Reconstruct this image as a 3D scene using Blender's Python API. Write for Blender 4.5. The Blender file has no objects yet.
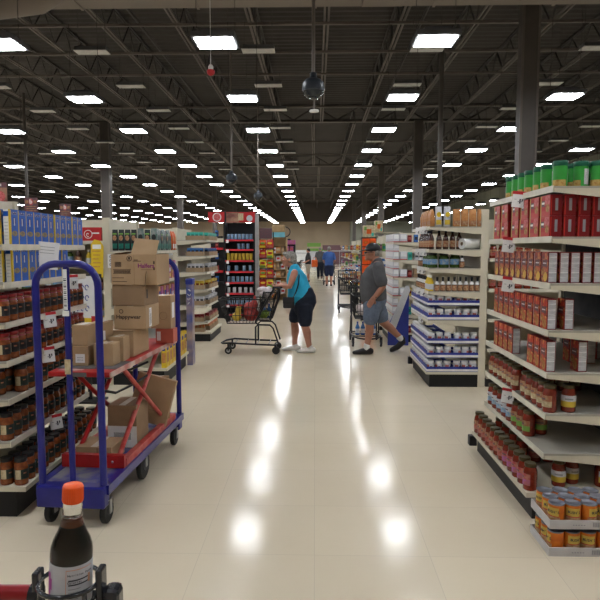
import bpy, bmesh, math, random
from mathutils import Vector, Matrix
random.seed(7)
C = bpy.context.scene.collection
R = math.radians
PI = math.pi
ORD = ['first','second','third','fourth','fifth','sixth','seventh','eighth','ninth','tenth','eleventh','twelfth','thirteenth',
       'fourteenth','fifteenth','sixteenth','seventeenth','eighteenth','nineteenth','twentieth','twenty-first','twenty-second','twenty-third','twenty-fourth']

# ------------------------------------------------------------------ materials
MATS = {}
def mat(name, col=(.5,.5,.5), rough=.5, metal=0, col2=None, scale=8, emit=0, bump=0, spec=.28, trans=0, coat=0, stretch=None, detail=3):
    if name in MATS: return MATS[name]
    m = bpy.data.materials.new(name); m.use_nodes = True
    nt = m.node_tree; b = nt.nodes['Principled BSDF']
    b.inputs['Roughness'].default_value = rough; b.inputs['Metallic'].default_value = metal
    b.inputs['Specular IOR Level'].default_value = spec
    b.inputs['Transmission Weight'].default_value = trans; b.inputs['Coat Weight'].default_value = coat
    if col2 is None: col2 = tuple(c*.86 for c in col)
    tc = nt.nodes.new('ShaderNodeTexCoord'); mp = nt.nodes.new('ShaderNodeMapping')
    if stretch: mp.inputs['Scale'].default_value = stretch
    nz = nt.nodes.new('ShaderNodeTexNoise'); nz.inputs['Scale'].default_value = scale; nz.inputs['Detail'].default_value = detail
    rp = nt.nodes.new('ShaderNodeValToRGB')
    rp.color_ramp.elements[0].position = .38; rp.color_ramp.elements[1].position = .62
    rp.color_ramp.elements[0].color = (*col2, 1); rp.color_ramp.elements[1].color = (*col, 1)
    nt.links.new(tc.outputs['Object'], mp.inputs['Vector']); nt.links.new(mp.outputs['Vector'], nz.inputs['Vector'])
    nt.links.new(nz.outputs['Fac'], rp.inputs['Fac']); nt.links.new(rp.outputs['Color'], b.inputs['Base Color'])
    if emit:
        b.inputs['Emission Color'].default_value = (*col, 1); b.inputs['Emission Strength'].default_value = emit
    if bump:
        bp = nt.nodes.new('ShaderNodeBump'); bp.inputs['Strength'].default_value = bump; bp.inputs['Distance'].default_value = .01
        nt.links.new(nz.outputs['Fac'], bp.inputs['Height']); nt.links.new(bp.outputs['Normal'], b.inputs['Normal'])
    MATS[name] = m; return m
def food(name, cols, scale=45, rough=.35):
    """printed food picture: cells of several colours"""
    m = bpy.data.materials.new(name); m.use_nodes = True; nt = m.node_tree; b = nt.nodes['Principled BSDF']
    b.inputs['Roughness'].default_value = rough; b.inputs['Specular IOR Level'].default_value = .28
    tc = nt.nodes.new('ShaderNodeTexCoord'); v = nt.nodes.new('ShaderNodeTexVoronoi'); v.inputs['Scale'].default_value = scale
    rp = nt.nodes.new('ShaderNodeValToRGB'); rp.color_ramp.interpolation = 'CONSTANT'
    sp = nt.nodes.new('ShaderNodeSeparateColor')
    e = rp.color_ramp.elements
    e[0].color = (*cols[0], 1); e[1].position = 1/len(cols); e[1].color = (*cols[1], 1)
    for i, c in enumerate(cols[2:]):
        q = e.new((i+2)/len(cols)); q.color = (*c, 1)
    nt.links.new(tc.outputs['Object'], v.inputs['Vector']); nt.links.new(v.outputs['Color'], sp.inputs['Color'])
    nt.links.new(sp.outputs[0], rp.inputs['Fac']); nt.links.new(rp.outputs['Color'], b.inputs['Base Color'])
    MATS[name] = m; return m
def floor_mat():
    m = bpy.data.materials.new('floor_tiles'); m.use_nodes = True; nt = m.node_tree; b = nt.nodes['Principled BSDF']; L = nt.links.new
    tc = nt.nodes.new('ShaderNodeTexCoord')
    br = nt.nodes.new('ShaderNodeTexBrick'); br.offset = 0; br.inputs['Scale'].default_value = 1
    br.inputs['Brick Width'].default_value = .61; br.inputs['Row Height'].default_value = .61
    br.inputs['Mortar Size'].default_value = .0022; br.inputs['Mortar Smooth'].default_value = .3
    br.inputs['Color1'].default_value = (.645,.56,.42,1); br.inputs['Color2'].default_value = (.62,.538,.405,1)
    br.inputs['Mortar'].default_value = (.54,.47,.37,1)
    nz = nt.nodes.new('ShaderNodeTexNoise'); nz.inputs['Scale'].default_value = .9; nz.inputs['Detail'].default_value = 6
    n2 = nt.nodes.new('ShaderNodeTexNoise'); n2.inputs['Scale'].default_value = 60; n2.inputs['Detail'].default_value = 2
    mx = nt.nodes.new('ShaderNodeMix'); mx.data_type = 'RGBA'; mx.blend_type = 'MULTIPLY'; mx.inputs[0].default_value = .5
    rp = nt.nodes.new('ShaderNodeValToRGB'); rp.color_ramp.elements[0].position = .3; rp.color_ramp.elements[1].position = .7
    rp.color_ramp.elements[0].color = (.86,.84,.8,1); rp.color_ramp.elements[1].color = (1,1,1,1)
    L(tc.outputs['Object'], br.inputs['Vector']); L(tc.outputs['Object'], nz.inputs['Vector']); L(tc.outputs['Object'], n2.inputs['Vector'])
    L(nz.outputs['Fac'], rp.inputs['Fac']); L(br.outputs['Color'], mx.inputs[6]); L(rp.outputs['Color'], mx.inputs[7])
    L(mx.outputs[2], b.inputs['Base Color'])
    mr = nt.nodes.new('ShaderNodeMapRange'); mr.inputs['To Min'].default_value = .11; mr.inputs['To Max'].default_value = .17
    L(nz.outputs['Fac'], mr.inputs['Value']); L(mr.outputs['Result'], b.inputs['Roughness'])
    b.inputs['Specular IOR Level'].default_value = .22
    # slight waviness of the polished vinyl
    n3 = nt.nodes.new('ShaderNodeTexNoise'); n3.inputs['Scale'].default_value = 3.2; n3.inputs['Detail'].default_value = 3
    L(tc.outputs['Object'], n3.inputs['Vector'])
    bp = nt.nodes.new('ShaderNodeBump'); bp.inputs['Strength'].default_value = .10; bp.inputs['Distance'].default_value = .02
    L(n3.outputs['Fac'], bp.inputs['Height']); L(bp.outputs['Normal'], b.inputs['Normal'])
    MATS['floor'] = m; return m
floor_mat()
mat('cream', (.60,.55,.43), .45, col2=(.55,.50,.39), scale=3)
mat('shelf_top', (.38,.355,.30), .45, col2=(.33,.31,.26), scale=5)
mat('rail_cream', (.66,.62,.51), .35)
mat('kick_black', (.012,.012,.013), .5)
mat('black', (.014,.014,.016), .45)
mat('black_gloss', (.02,.021,.025), .2, coat=.5)
mat('black_wire', (.018,.018,.02), .35)
mat('white', (.78,.78,.76), .5)
mat('paper', (.80,.80,.80), .7, col2=(.74,.74,.75))
mat('tag_red', (.55,.03,.04), .6)
mat('ink', (.05,.05,.06), .7)
mat('grey_ink', (.28,.28,.30), .7)
mat('deck', (.062,.055,.051), .75, col2=(.050,.045,.042), scale=.6)
mat('joist', (.16,.138,.122), .6, col2=(.135,.116,.103), scale=2)
mat('joist_dark', (.055,.05,.047), .6)
mat('duct', (.21,.178,.15), .55, col2=(.19,.16,.135), scale=1)
mat('column', (.095,.083,.075), .5, col2=(.083,.073,.066), scale=2)
mat('wall_beige', (.42,.33,.23), .8, scale=.5)
mat('wall_green', (.30,.31,.25), .8, scale=.5)
mat('wall_dark', (.10,.085,.075), .8, scale=.5)
mat('fixture', (.10,.10,.105), .5)
mat('fixture_off', (.62,.62,.60), .5)
mat('lamp', (.93,.96,1.0), .5, col2=(.93,.96,1.0), emit=42)
mat('blue_cart', (.014,.015,.19), .32, col2=(.011,.012,.155), scale=6, coat=.3)
mat('blue_worn', (.028,.03,.20), .5, col2=(.17,.165,.17), scale=11, detail=6)
mat('red_cart', (.42,.018,.016), .4, col2=(.36,.014,.014), scale=5)
mat('red_worn', (.50,.12,.10), .45, col2=(.40,.035,.03), scale=16, detail=6)
mat('grey_stripe', (.13,.12,.12), .6)
mat('strip_pale', (.60,.45,.40), .5, col2=(.45,.16,.14), scale=9)
mat('rubber', (.02,.02,.02), .6)
mat('steel', (.45,.45,.46), .35, metal=.9)
mat('can_lid', (.20,.20,.225), .45, metal=.6)
mat('carton', (.42,.285,.165), .8, col2=(.38,.255,.145), scale=9)
mat('carton_dark', (.29,.19,.112), .8, col2=(.255,.165,.097), scale=9)
mat('carton_ink', (.065,.042,.03), .8)
mat('purple_ink', (.24,.035,.16), .8)
mat('tape', (.55,.47,.36), .35)
mat('blue_box', (.010,.105,.50), .35, col2=(.008,.075,.38), scale=14)
mat('yellow_box', (.72,.50,.03), .4)
mat('gold_food', (.34,.24,.09), .5, col2=(.12,.12,.10), scale=110)
mat('sauce', (.21,.022,.009), .16, col2=(.14,.014,.006), scale=40, coat=.6)
mat('sauce_brown', (.27,.075,.022), .18, col2=(.17,.045,.014), scale=40, coat=.6)
mat('dark_sauce', (.05,.014,.008), .2, col2=(.035,.010,.006), coat=.5)
mat('lid_red', (.26,.016,.018), .3)
mat('lid_dark', (.016,.015,.016), .3)
mat('lid_olive', (.085,.066,.03), .35, metal=.4)
mat('label_black', (.016,.015,.016), .5, col2=(.03,.027,.025), scale=60)
mat('label_green', (.020,.035,.024), .5, col2=(.014,.018,.016), scale=40)
mat('label_cream', (.56,.47,.30), .5, col2=(.40,.31,.18), scale=40)
mat('label_white', (.62,.62,.64), .5, col2=(.44,.45,.50), scale=120, stretch=(1,1,3))
mat('label_yellow', (.60,.42,.05), .5)
mat('label_blue', (.10,.25,.48), .5, col2=(.30,.36,.40), scale=40)
mat('label_lime', (.16,.33,.06), .5)
mat('label_purple', (.36,.09,.33), .5, col2=(.36,.11,.10), scale=35)
mat('label_pinkred', (.36,.045,.05), .5, col2=(.42,.17,.12), scale=35)
mat('label_tan', (.42,.27,.15), .5, col2=(.30,.10,.05), scale=40)
mat('red_box', (.20,.009,.013), .35, col2=(.165,.008,.011), scale=10)
mat('red_edge', (.48,.030,.022), .4)
mat('slate', (.10,.075,.085), .5, col2=(.16,.06,.07), scale=70)
mat('pink_art', (.60,.17,.17), .5, col2=(.42,.06,.06), scale=40)
mat('gold_art', (.45,.26,.08), .5, col2=(.30,.10,.03), scale=60)
mat('pasta_yellow', (.66,.42,.08), .5)
mat('slate_dark', (.02,.026,.028), .4)
mat('silver', (.20,.22,.21), .35, col2=(.05,.12,.10), scale=24)
mat('pickle', (.05,.09,.018), .2, col2=(.03,.06,.012), scale=40)
mat('nutri', (.60,.60,.62), .6, col2=(.44,.44,.47), scale=70, stretch=(.4,.4,2.5))
food('food_red', [(.40,.025,.012),(.46,.05,.015),(.25,.015,.012),(.58,.24,.06),(.30,.014,.01),(.10,.012,.01),(.42,.03,.015)], 62)
food('food_orange', [(.34,.04,.02),(.40,.09,.03),(.24,.02,.015),(.46,.18,.06),(.22,.018,.014),(.10,.03,.02)], 50)
mat('green_can', (.05,.37,.06), .35, col2=(.04,.30,.05), scale=12)
mat('green_lid', (.008,.10,.055), .35)
mat('cheese_art', (.55,.36,.12), .5, col2=(.40,.20,.05), scale=60)
mat('orange_label', (.62,.17,.015), .45, col2=(.50,.11,.012), scale=20)
mat('bean_art', (.38,.17,.075), .5, col2=(.46,.30,.17), scale=45)
mat('label_gold', (.62,.43,.08), .45)
mat('tray_card', (.52,.50,.49), .7, col2=(.47,.45,.44), scale=12)
mat('tray_brown', (.33,.23,.14), .75)
mat('blue_tray', (.035,.05,.28), .5)
mat('teal', (.02,.20,.15), .4, col2=(.012,.12,.10), scale=30)
mat('teal_bright', (.05,.42,.34), .4)
mat('orange_bag', (.52,.25,.09), .45, col2=(.44,.18,.06), scale=30)
mat('orange', (.62,.11,.012), .45, col2=(.50,.07,.01), scale=14)
mat('cap_orange', (.80,.10,.012), .35, col2=(.74,.085,.01))
mat('glass', (.94,.96,.94), .02, trans=1.0, col2=(.94,.96,.94), spec=.5)
mat('soy', (.006,.0025,.002), .3, col2=(.005,.002,.002), spec=.1)
mat('soy_edge', (.16,.035,.01), .1, col2=(.13,.03,.01), coat=.6)
mat('label_grey', (.50,.50,.53), .4, col2=(.46,.46,.50), scale=30)
mat('magenta', (.50,.10,.38), .5)
mat('peach', (.62,.28,.16), .5)
mat('skin', (.46,.22,.15), .5, col2=(.42,.195,.13), scale=12)
mat('skin_dark', (.36,.17,.11), .5, col2=(.33,.15,.10), scale=12)
mat('hair_grey', (.27,.25,.22), .6, col2=(.13,.12,.105), scale=55, bump=.4)
mat('hair_dark', (.03,.024,.02), .5, col2=(.015,.012,.01), scale=40)
mat('cyan_shirt', (.025,.37,.56), .75, col2=(.02,.31,.49), scale=9)
mat('navy_cloth', (.008,.011,.022), .8, col2=(.012,.016,.030), scale=10)
mat('grey_shirt', (.085,.085,.09), .8, col2=(.065,.065,.07), scale=10)
mat('denim', (.125,.155,.215), .8, col2=(.10,.125,.175), scale=25)
mat('shoe_white', (.70,.67,.63), .6)
mat('shoe_dark', (.022,.02,.02), .6)
mat('sock', (.7,.7,.68), .8)
mat('blue_shirt', (.05,.12,.36), .8)
mat('shorts_blue', (.02,.028,.07), .8)
mat('khaki', (.42,.36,.28), .8)
mat('red_handle', (.27,.010,.015), .28, coat=.4)
mat('red_sign', (.48,.02,.025), .5)
mat('wood', (.36,.24,.12), .6, col2=(.28,.18,.09), scale=6)
mat('smoke_dome', (.018,.022,.028), .12, col2=(.015,.019,.024), coat=.6)
mat('dome_shell', (.022,.027,.034), .4)
mat('plastic_bag', (.62,.56,.55), .3, col2=(.52,.44,.43), scale=12, bump=.5)
mat('lime', (.30,.42,.05), .5, col2=(.14,.27,.04), scale=14)
mat('mesh_red', (.36,.045,.035), .5, col2=(.22,.03,.03), scale=30, bump=.5)
mat('water_blue', (.03,.10,.36), .2, col2=(.05,.16,.42), scale=10)
mat('pink_box', (.52,.13,.09), .5)
mat('pic_tan', (.35,.20,.13), .5, col2=(.16,.06,.05), scale=7)
mat('poster', (.06,.09,.30), .4, col2=(.40,.30,.27), scale=3.5, detail=2)
mat('sky_sign', (.16,.42,.50), .5)

# ------------------------------------------------------------------ mesh builder
class MB:
    def __init__(s): s.v = []; s.f = []; s.m = []; s.sm = []; s.keys = []
    def key(s, k):
        if k not in s.keys: s.keys.append(k)
        return s.keys.index(k)
    def add(s, vs, fs, k, smooth=False):
        o = len(s.v); s.v += [tuple(v) for v in vs]; i = s.key(k)
        for f in fs: s.f.append([o+a for a in f]); s.m.append(i); s.sm.append(smooth)
        return s
    def box(s, x0, x1, y0, y1, z0, z1, k, faces=None):
        vs = [(x,y,z) for z in (z0,z1) for y in (y0,y1) for x in (x0,x1)]
        F = {'b':(0,2,3,1),'t':(4,5,7,6),'f':(0,1,5,4),'k':(2,6,7,3),'l':(0,4,6,2),'r':(1,3,7,5)}
        for n, f in F.items(): s.add([], [], k); s.f.append([len(s.v)+a for a in f]); s.m.append(s.key((faces or {}).get(n, k))); s.sm.append(False)
        s.v += vs; return s
    def cbox(s, x0, x1, y0, y1, z0, z1, k, c=.01):
        """box with chamfered edges"""
        bm = bmesh.new(); bmesh.ops.create_cube(bm, size=1)
        for v in bm.verts: v.co = Vector(((x0+x1)/2+v.co.x*(x1-x0), (y0+y1)/2+v.co.y*(y1-y0), (z0+z1)/2+v.co.z*(z1-z0)))
        bmesh.ops.bevel(bm, geom=list(bm.edges), offset=c, segments=2, affect='EDGES', profile=.5)
        s.bm(bm, k); return s
    def bm(s, bm, k, smooth=False, M=None):
        bm.verts.index_update()
        s.add([(M @ v.co if M else v.co) for v in bm.verts], [[v.index for v in f.verts] for f in bm.faces], k, smooth); bm.free()
    def lathe(s, prof, k, n=16, cx=0, cy=0, cz=0, a0=0, a1=2*PI, cap=True, smooth=True, sx=1, sy=1):
        full = abs(a1-a0-2*PI) < 1e-6; cols = n if full else n+1
        vs = [(cx+r*sx*math.cos(a0+(a1-a0)*i/n), cy+r*sy*math.sin(a0+(a1-a0)*i/n), cz+z) for r, z in prof for i in range(cols)]
        fs = []
        for j in range(len(prof)-1):
            for i in range(n):
                a = j*cols+i; b = j*cols+(i+1) % cols
                fs.append((a, b, b+cols, a+cols))
        s.add(vs, fs, k, smooth)
        if cap and full:
            if prof[0][0] > 1e-5: s.add(vs[:cols], [list(range(cols))[::-1]], k)
            if prof[-1][0] > 1e-5: s.add(vs[-cols:], [list(range(cols))], k)
        return s
    def tube(s, pts, r, k, n=8, closed=False, cap=True):
        pts = [Vector(p) for p in pts]; N = len(pts); vs = []; up = None
        for i, p in enumerate(pts):
            a = pts[i-1] if (i > 0 or closed) else p; b = pts[(i+1) % N] if (i < N-1 or closed) else p
            t = (b-a).normalized()
            if up is None: up = Vector((0,0,1)) if abs(t.z) < .9 else Vector((1,0,0))
            u = (up - t*up.dot(t)); 
            if u.length < 1e-4: u = t.orthogonal()
            u.normalize(); w = t.cross(u); up = u
            rr = r[i] if isinstance(r, (list, tuple)) else r
            vs += [p + u*rr*math.cos(2*PI*j/n) + w*rr*math.sin(2*PI*j/n) for j in range(n)]
        fs = []
        for i in range(N if closed else N-1):
            for j in range(n):
                a = i*n+j; b = i*n+(j+1) % n; c = ((i+1) % N)*n+(j+1) % n; d = ((i+1) % N)*n+j
                fs.append((a, b, c, d))
        s.add(vs, fs, k, n > 5)
        if cap and not closed:
            s.add(vs[:n], [list(range(n))[::-1]], k); s.add(vs[-n:], [list(range(n))], k)
        return s
    def prism(s, poly, axis, a, b, k):
        """poly: 2D points; axis 'y' -> (x,z) swept in y from a to b, 'x' -> (y,z), 'z' -> (x,y)"""
        f = {'y': lambda p, t: (p[0], t, p[1]), 'x': lambda p, t: (t, p[0], p[1]), 'z': lambda p, t: (p[0], p[1], t)}[axis]
        n = len(poly); vs = [f(p, a) for p in poly]+[f(p, b) for p in poly]
        fs = [list(range(n)), list(range(n, 2*n))[::-1]]+[(i, i+n, (i+1) % n+n, (i+1) % n) for i in range(n)]
        s.add(vs, fs, k); return s
    def quad(s, a, b, c, d, k): return s.add([a, b, c, d], [(0,1,2,3)], k)
    def disc(s, c, rx, rz, y, k, n=16):   # facing -Y
        return s.add([(c[0]+rx*math.cos(2*PI*i/n), y, c[1]+rz*math.sin(2*PI*i/n)) for i in range(n)], [list(range(n))], k)
    def text(s, body, size, M, k, ext=.0005):
        cu = bpy.data.curves.new('t', 'FONT'); cu.body = body; cu.size = size; cu.extrude = ext; cu.align_x = 'CENTER'; cu.align_y = 'CENTER'
        cu.resolution_u = 2; cu.offset = size*.022
        o = bpy.data.objects.new('t', cu); C.objects.link(o); bpy.context.view_layer.update()
        me = bpy.data.meshes.new_from_object(o.evaluated_get(bpy.context.evaluated_depsgraph_get()))
        s.add([M @ v.co for v in me.vertices], [list(p.vertices) for p in me.polygons], k)
        bpy.data.objects.remove(o); bpy.data.curves.remove(cu); bpy.data.meshes.remove(me); return s
    def build(s, name, parent=None, loc=(0,0,0), rz=0, fixn=True):
        me = bpy.data.meshes.new(name); me.from_pydata(s.v, [], s.f)
        for k in s.keys: me.materials.append(MATS[k])
        me.polygons.foreach_set('material_index', s.m); me.polygons.foreach_set('use_smooth', s.sm)
        if fixn:
            bm = bmesh.new(); bm.from_mesh(me); bmesh.ops.recalc_face_normals(bm, faces=bm.faces); bm.to_mesh(me); bm.free()
        me.update()
        o = bpy.data.objects.new(name, me); C.objects.link(o); o.location = loc; o.rotation_euler = (0,0,rz)
        if parent: o.parent = parent
        return o
FRONT = Matrix.Rotation(PI/2, 4, 'X')          # text lying in XY -> standing, facing -Y
def at(x, y, z, M=FRONT): return Matrix.Translation((x, y, z)) @ M
def tag(o, label, cat, group=None, kind=None):
    o['label'] = label; o['category'] = cat
    if group: o['group'] = group
    if kind: o['kind'] = kind
    return o
def struct(o): o['kind'] = 'structure'; return o
def thing(name, loc=(0,0,0), rz=0, label='', cat='', group=None):
    o = bpy.data.objects.new(name, None); C.objects.link(o); o.location = loc; o.rotation_euler = (0,0,rz); o.empty_display_size = .05
    tag(o, label, cat, group); return o
def dup(root, loc, rz, label, group=None):
    r = root.copy(); C.objects.link(r); r.location = loc; r.rotation_euler = (0,0,rz); r['label'] = label
    if group: r['group'] = group
    for ch in list(root.children):
        c = ch.copy(); C.objects.link(c); c.parent = r
        for g in list(ch.children):
            d = g.copy(); C.objects.link(d); d.parent = c
    return r
PROTO = {}
def put(kind, loc, rz, label, group=None):
    """first call builds and moves the original, later ones copy it with its parts"""
    if kind not in PROTO:
        o = KINDS[kind](); PROTO[kind] = o; o.location = loc; o.rotation_euler = (0,0,rz); o['label'] = label
        if group: o['group'] = group
        return o
    return dup(PROTO[kind], loc, rz, label, group)

# ------------------------------------------------------------------ goods (fronts face -Y)
def k_pasta_box(w=.098, d=.042, h=.212):
    def f():
        m = MB(); m.box(-w/2, w/2, -d/2, d/2, 0, h, 'blue_box', {'l':'white','r':'white','t':'blue_box'})
        y = -d/2-.0006
        m.quad((-w/2,y,.004),(-w/2+.010,y,.004),(-w/2+.010,y,h-.004),(-w/2,y,h-.004),'yellow_box')
        for sx in (-1, 1):      # yellow edge and blue corner on the narrow sides
            x = sx*(w/2+.0006)
            m.quad((x,-d/2,.0),(x,-d/2+.011,0),(x,-d/2+.011,h),(x,-d/2,h),'yellow_box')
            m.quad((x,-d/2+.011,.17),(x,d/2,.17),(x,d/2,.20),(x,-d/2+.011,.20),'blue_box')
            for q in range(6): m.quad((x*1.001,-d/2+.015,.03+.02*q),(x*1.001,d/2-.004,.03+.02*q),(x*1.001,d/2-.004,.036+.02*q),(x*1.001,-d/2+.015,.036+.02*q),'nutri')
        o = m.build('pasta_box'); tag(o, '', 'pasta box')
        a = MB(); a.disc((0,.068), .036, .017, y, 'gold_food'); a.quad((-.02,y,.125),(.02,y,.125),(.014,y,.165),(-.014,y,.165),'blue_tray')
        a.box(-.006,.006,y-.0004,y,.115,.160,'label_white'); a.box(-.028,.028,y-.0003,y,.182,.197,'label_white')
        a.text('Barilla', .020, at(0, y-.0006, .1895), 'blue_tray'); a.build('front_print', o)
        return o
    return f
def k_jar(body, lid, label, strip=None, r=.0415, h=.165, neckband=None, segs=14):
    def f():
        m = MB()
        m.lathe([(r*.86,0),(r*.98,.004),(r,.012),(r,h*.66),(r*.95,h*.74),(r*.80,h*.83),(r*.76,h*.88)], body, segs)
        o = m.build('sauce_jar'); tag(o, '', 'sauce jar')
        MB().lathe([(r*.84,h*.86),(r*.89,h*.87),(r*.89,h*.985),(r*.85,h)], lid, segs).build('lid', o)
        lb = MB(); lb.lathe([(r+.0008,h*.24),(r+.0008,h*.60)], label, segs, cap=False)
        if strip: lb.lathe([(r+.0016,h*.25),(r+.0016,h*.59)], strip, 4, cap=False, a0=R(-205), a1=R(-160)); lb.lathe([(r+.0012,h*.44),(r+.0012,h*.49)], 'label_tan', 4, cap=False, a0=R(-140), a1=R(-115))
        if neckband: lb.lathe([(r*.99,h*.68),(r*.86,h*.82)], neckband, segs, cap=False)
        lb.build('paper_label', o)
        return o
    return f
def k_jar2(label_lo, label_hi, side=False):
    def f():
        r, h, segs = .0415, .165, 14; m = MB()
        m.lathe([(r*.86,0),(r*.98,.004),(r,.012),(r,h*.66),(r*.95,h*.74),(r*.80,h*.83),(r*.76,h*.88)], 'sauce', segs)
        o = m.build('sauce_jar'); tag(o, '', 'sauce jar')
        MB().lathe([(r*.80,h*.86),(r*.85,h*.87),(r*.85,h*.985),(r*.81,h)], 'lid_olive', segs).build('lid', o)
        a0, a1 = (R(-165), R(-5)) if not side else (R(-170), R(-10)); lb = MB(); lb.lathe([(r+.0008,h*.20),(r+.0008,h*.62)], label_lo, 9, cap=False, a0=a0, a1=a1)
        lb.lathe([(r+.0016,h*.41),(r+.0016,h*.62)], label_hi, 8, cap=False, a0=a0, a1=a1)
        lb.lathe([(r+.0022,h*.46),(r+.0022,h*.52)], 'slate' if not side else 'grey_ink', 4, cap=False, a0=R(-120), a1=R(-55)); lb.build('paper_label', o)
        return o
    return f
def k_can():
    r, h = .0415, .117
    m = MB(); m.lathe([(r*.97,0),(r,.004),(r,h-.004),(r*.98,h)], 'orange_label', 20, cap=False); m.lathe([(r*.97,0),(0,.003)],'can_lid',20,cap=False)
    o = m.build('bean_can'); tag(o, '', 'can')
    MB().lathe([(r*1.01,h-.004),(r*1.01,h+.002),(r*.93,h+.002),(r*.90,h-.003),(0,h-.003)], 'can_lid', 20, cap=False).build('can_lid', o)
    a = MB()
    a.lathe([(r+.0008,.008),(r+.0008,.052)], 'bean_art', 8, cap=False, a0=R(-160), a1=R(-40))
    a.lathe([(r+.001,.056),(r+.001,.100)], 'label_gold', 8, cap=False, a0=R(-150), a1=R(-50))
    a.lathe([(r+.0012,.052),(r+.0012,.056)], 'tag_red', 8, cap=False, a0=R(-150), a1=R(-50))
    for i, ch in enumerate("BUSH'S"):
        an = R(-90+(i-2.5)*15); rr = r+.0022
        a.text(ch, .019, Matrix.Translation((rr*math.cos(an), rr*math.sin(an), .078)) @ Matrix.Rotation(an+PI/2,4,'Z') @ FRONT, 'ink', .0003)
    a.build('paper_label', o); return o
def k_canister():
    r, h = .041, .150
    m = MB(); m.lathe([(r,0),(r,h-.03)], 'green_can', 16); o = m.build('cheese_canister'); tag(o, '', 'canister')
    MB().lathe([(r*1.02,h-.03),(r*1.04,h-.028),(r*1.04,h-.004),(r*.98,h)], 'green_lid', 16).build('lid', o)
    a = MB(); a.lathe([(r+.0008,.004),(r+.0008,.04)], 'cheese_art', 8, cap=False, a0=R(-150), a1=R(-30))
    a.lathe([(r+.0008,.015),(r+.0008,.105)], 'label_white', 6, cap=False, a0=R(-5), a1=R(65))
    a.build('paper_label', o); return o
def k_red_box(w=.145, d=.070, h=.122):
    def f():
        m = MB(); m.box(-w/2, w/2, -d/2, d/2, 0, h, 'red_box', {'f':'red_edge'}); o = m.build('dinner_box'); tag(o, '', 'box')
        y = -d/2-.0006; a = MB()
        a.quad((-w/2+.012,y,.03),(w/2-.005,y,.03),(w/2-.005,y,h-.012),(-w/2+.012,y,h-.012),'red_sign')
        a.quad((-w/2+.016,y-.0002,.055),(-.004,y-.0002,.055),(.004,y-.0002,h-.03),(-w/2+.016,y-.0002,h-.03),'slate')
        a.quad((-.015,y-.0003,.062),(w/2-.006,y-.0003,.062),(w/2-.006,y-.0003,h-.006),(.0,y-.0003,h-.006),'pink_art')
        a.disc((.035,.045), .028, .024, y-.0006, 'gold_art')
        a.quad((-w/2+.02,y-.0004,.07),(-.012,y-.0004,.07),(-.012,y-.0004,.082),(-w/2+.02,y-.0004,.082),'white')
        a.quad((-w/2,y-.0003,0),(-w/2+.012,y-.0003,0),(-w/2+.012,y-.0003,h),(-w/2,y-.0003,h),'label_gold')
        for sx in (-1,1):
            x = sx*(w/2+.0006); a.quad((x,-d/2+.004,.006),(x,-d/2+.010,.006),(x,-d/2+.010,h-.006),(x,-d/2+.004,h-.006),'red_edge')
            a.quad((x,-.006,.03),(x,.010,.03),(x,.010,.10),(x,-.006,.10),'grey_ink')
        a.build('front_print', o); return o
    return f
def k_tall_box(front, w=.098, d=.054, h=.182, bowl='pasta_yellow', plate='slate'):
    def f():
        m = MB(); m.box(-w/2, w/2, -d/2, d/2, 0, h, 'red_box', {'f':front,'l':'red_box','r':'red_box'}); o = m.build('pasta_mix_box'); tag(o, '', 'box')
        y = -d/2-.0006; a = MB()
        a.quad((-.036,y,.095),(.034,y,.095),(.034,y,.135),(-.036,y,.135),plate)
        a.quad((-.026,y-.0003,.112),(.024,y-.0003,.112),(.024,y-.0003,.119),(-.026,y-.0003,.119),'label_white')
        a.disc((.012,.036), .03, .028, y, bowl); a.disc((-.02,.066), .026, .02, y-.0002, 'gold_art')
        for sx in (-1,1):
            x = sx*(w/2+.0006)
            a.quad((x,-d/2+.005,.005),(x,d/2-.003,.005),(x,d/2-.003,h-.006),(x,-d/2+.005,h-.006),'nutri')
            for z in (.06,.115,.150): a.quad((x*1.003,-d/2+.006,z),(x*1.003,d/2-.004,z),(x*1.003,d/2-.004,z+.004),(x*1.003,-d/2+.006,z+.004),'paper')
        a.build('printed_panels', o); return o
    return f
def k_small_jar():
    r, h = .043, .118
    m = MB(); m.lathe([(r*.9,0),(r,.006),(r,h*.7),(r*.9,h*.78)], 'label_white', 12); o = m.build('spread_jar'); tag(o, '', 'jar')
    MB().lathe([(r*.93,h*.76),(r*.95,h*.78),(r*.95,h*.97),(r*.9,h)], 'white', 12).build('lid', o)
    a = MB(); a.lathe([(r+.001,.02),(r+.001,.075)], 'label_pinkred', 6, cap=False, a0=R(-150), a1=R(-95)); a.lathe([(r+.001,.014),(r+.001,.06)], 'slate', 3, cap=False, a0=R(-80), a1=R(-50))
    a.build('paper_label', o); return o
def k_blue_tray(w=.30, d=.40, h=.166, t=.006):
    def f():
        m = MB(); m.box(-w/2, w/2, -d/2, d/2, 0, t, 'blue_tray')
        lo = .034
        m.box(-w/2, w/2, -d/2, -d/2+t, t, lo, 'white'); m.box(-w/2, w/2, d/2-t, d/2, t, lo, 'white')
        m.box(-w/2, -w/2+t, -d/2+t, d/2-t, t, lo, 'white'); m.box(w/2-t, w/2, -d/2+t, d/2-t, t, lo, 'white')
        o = m.build('display_tray'); tag(o, '', 'tray')
        b = MB()
        for s in (-1, 1):
            b.box(-w/2-.001, w/2+.001, s*d/2-.001, s*d/2+.001, lo-.002, lo+.026, 'blue_tray')
            b.box(s*w/2-.001, s*w/2+.001, -d/2, d/2, lo-.002, lo+.046, 'blue_tray')
        b.build('blue_rim', o)
        return o
    return f
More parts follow.
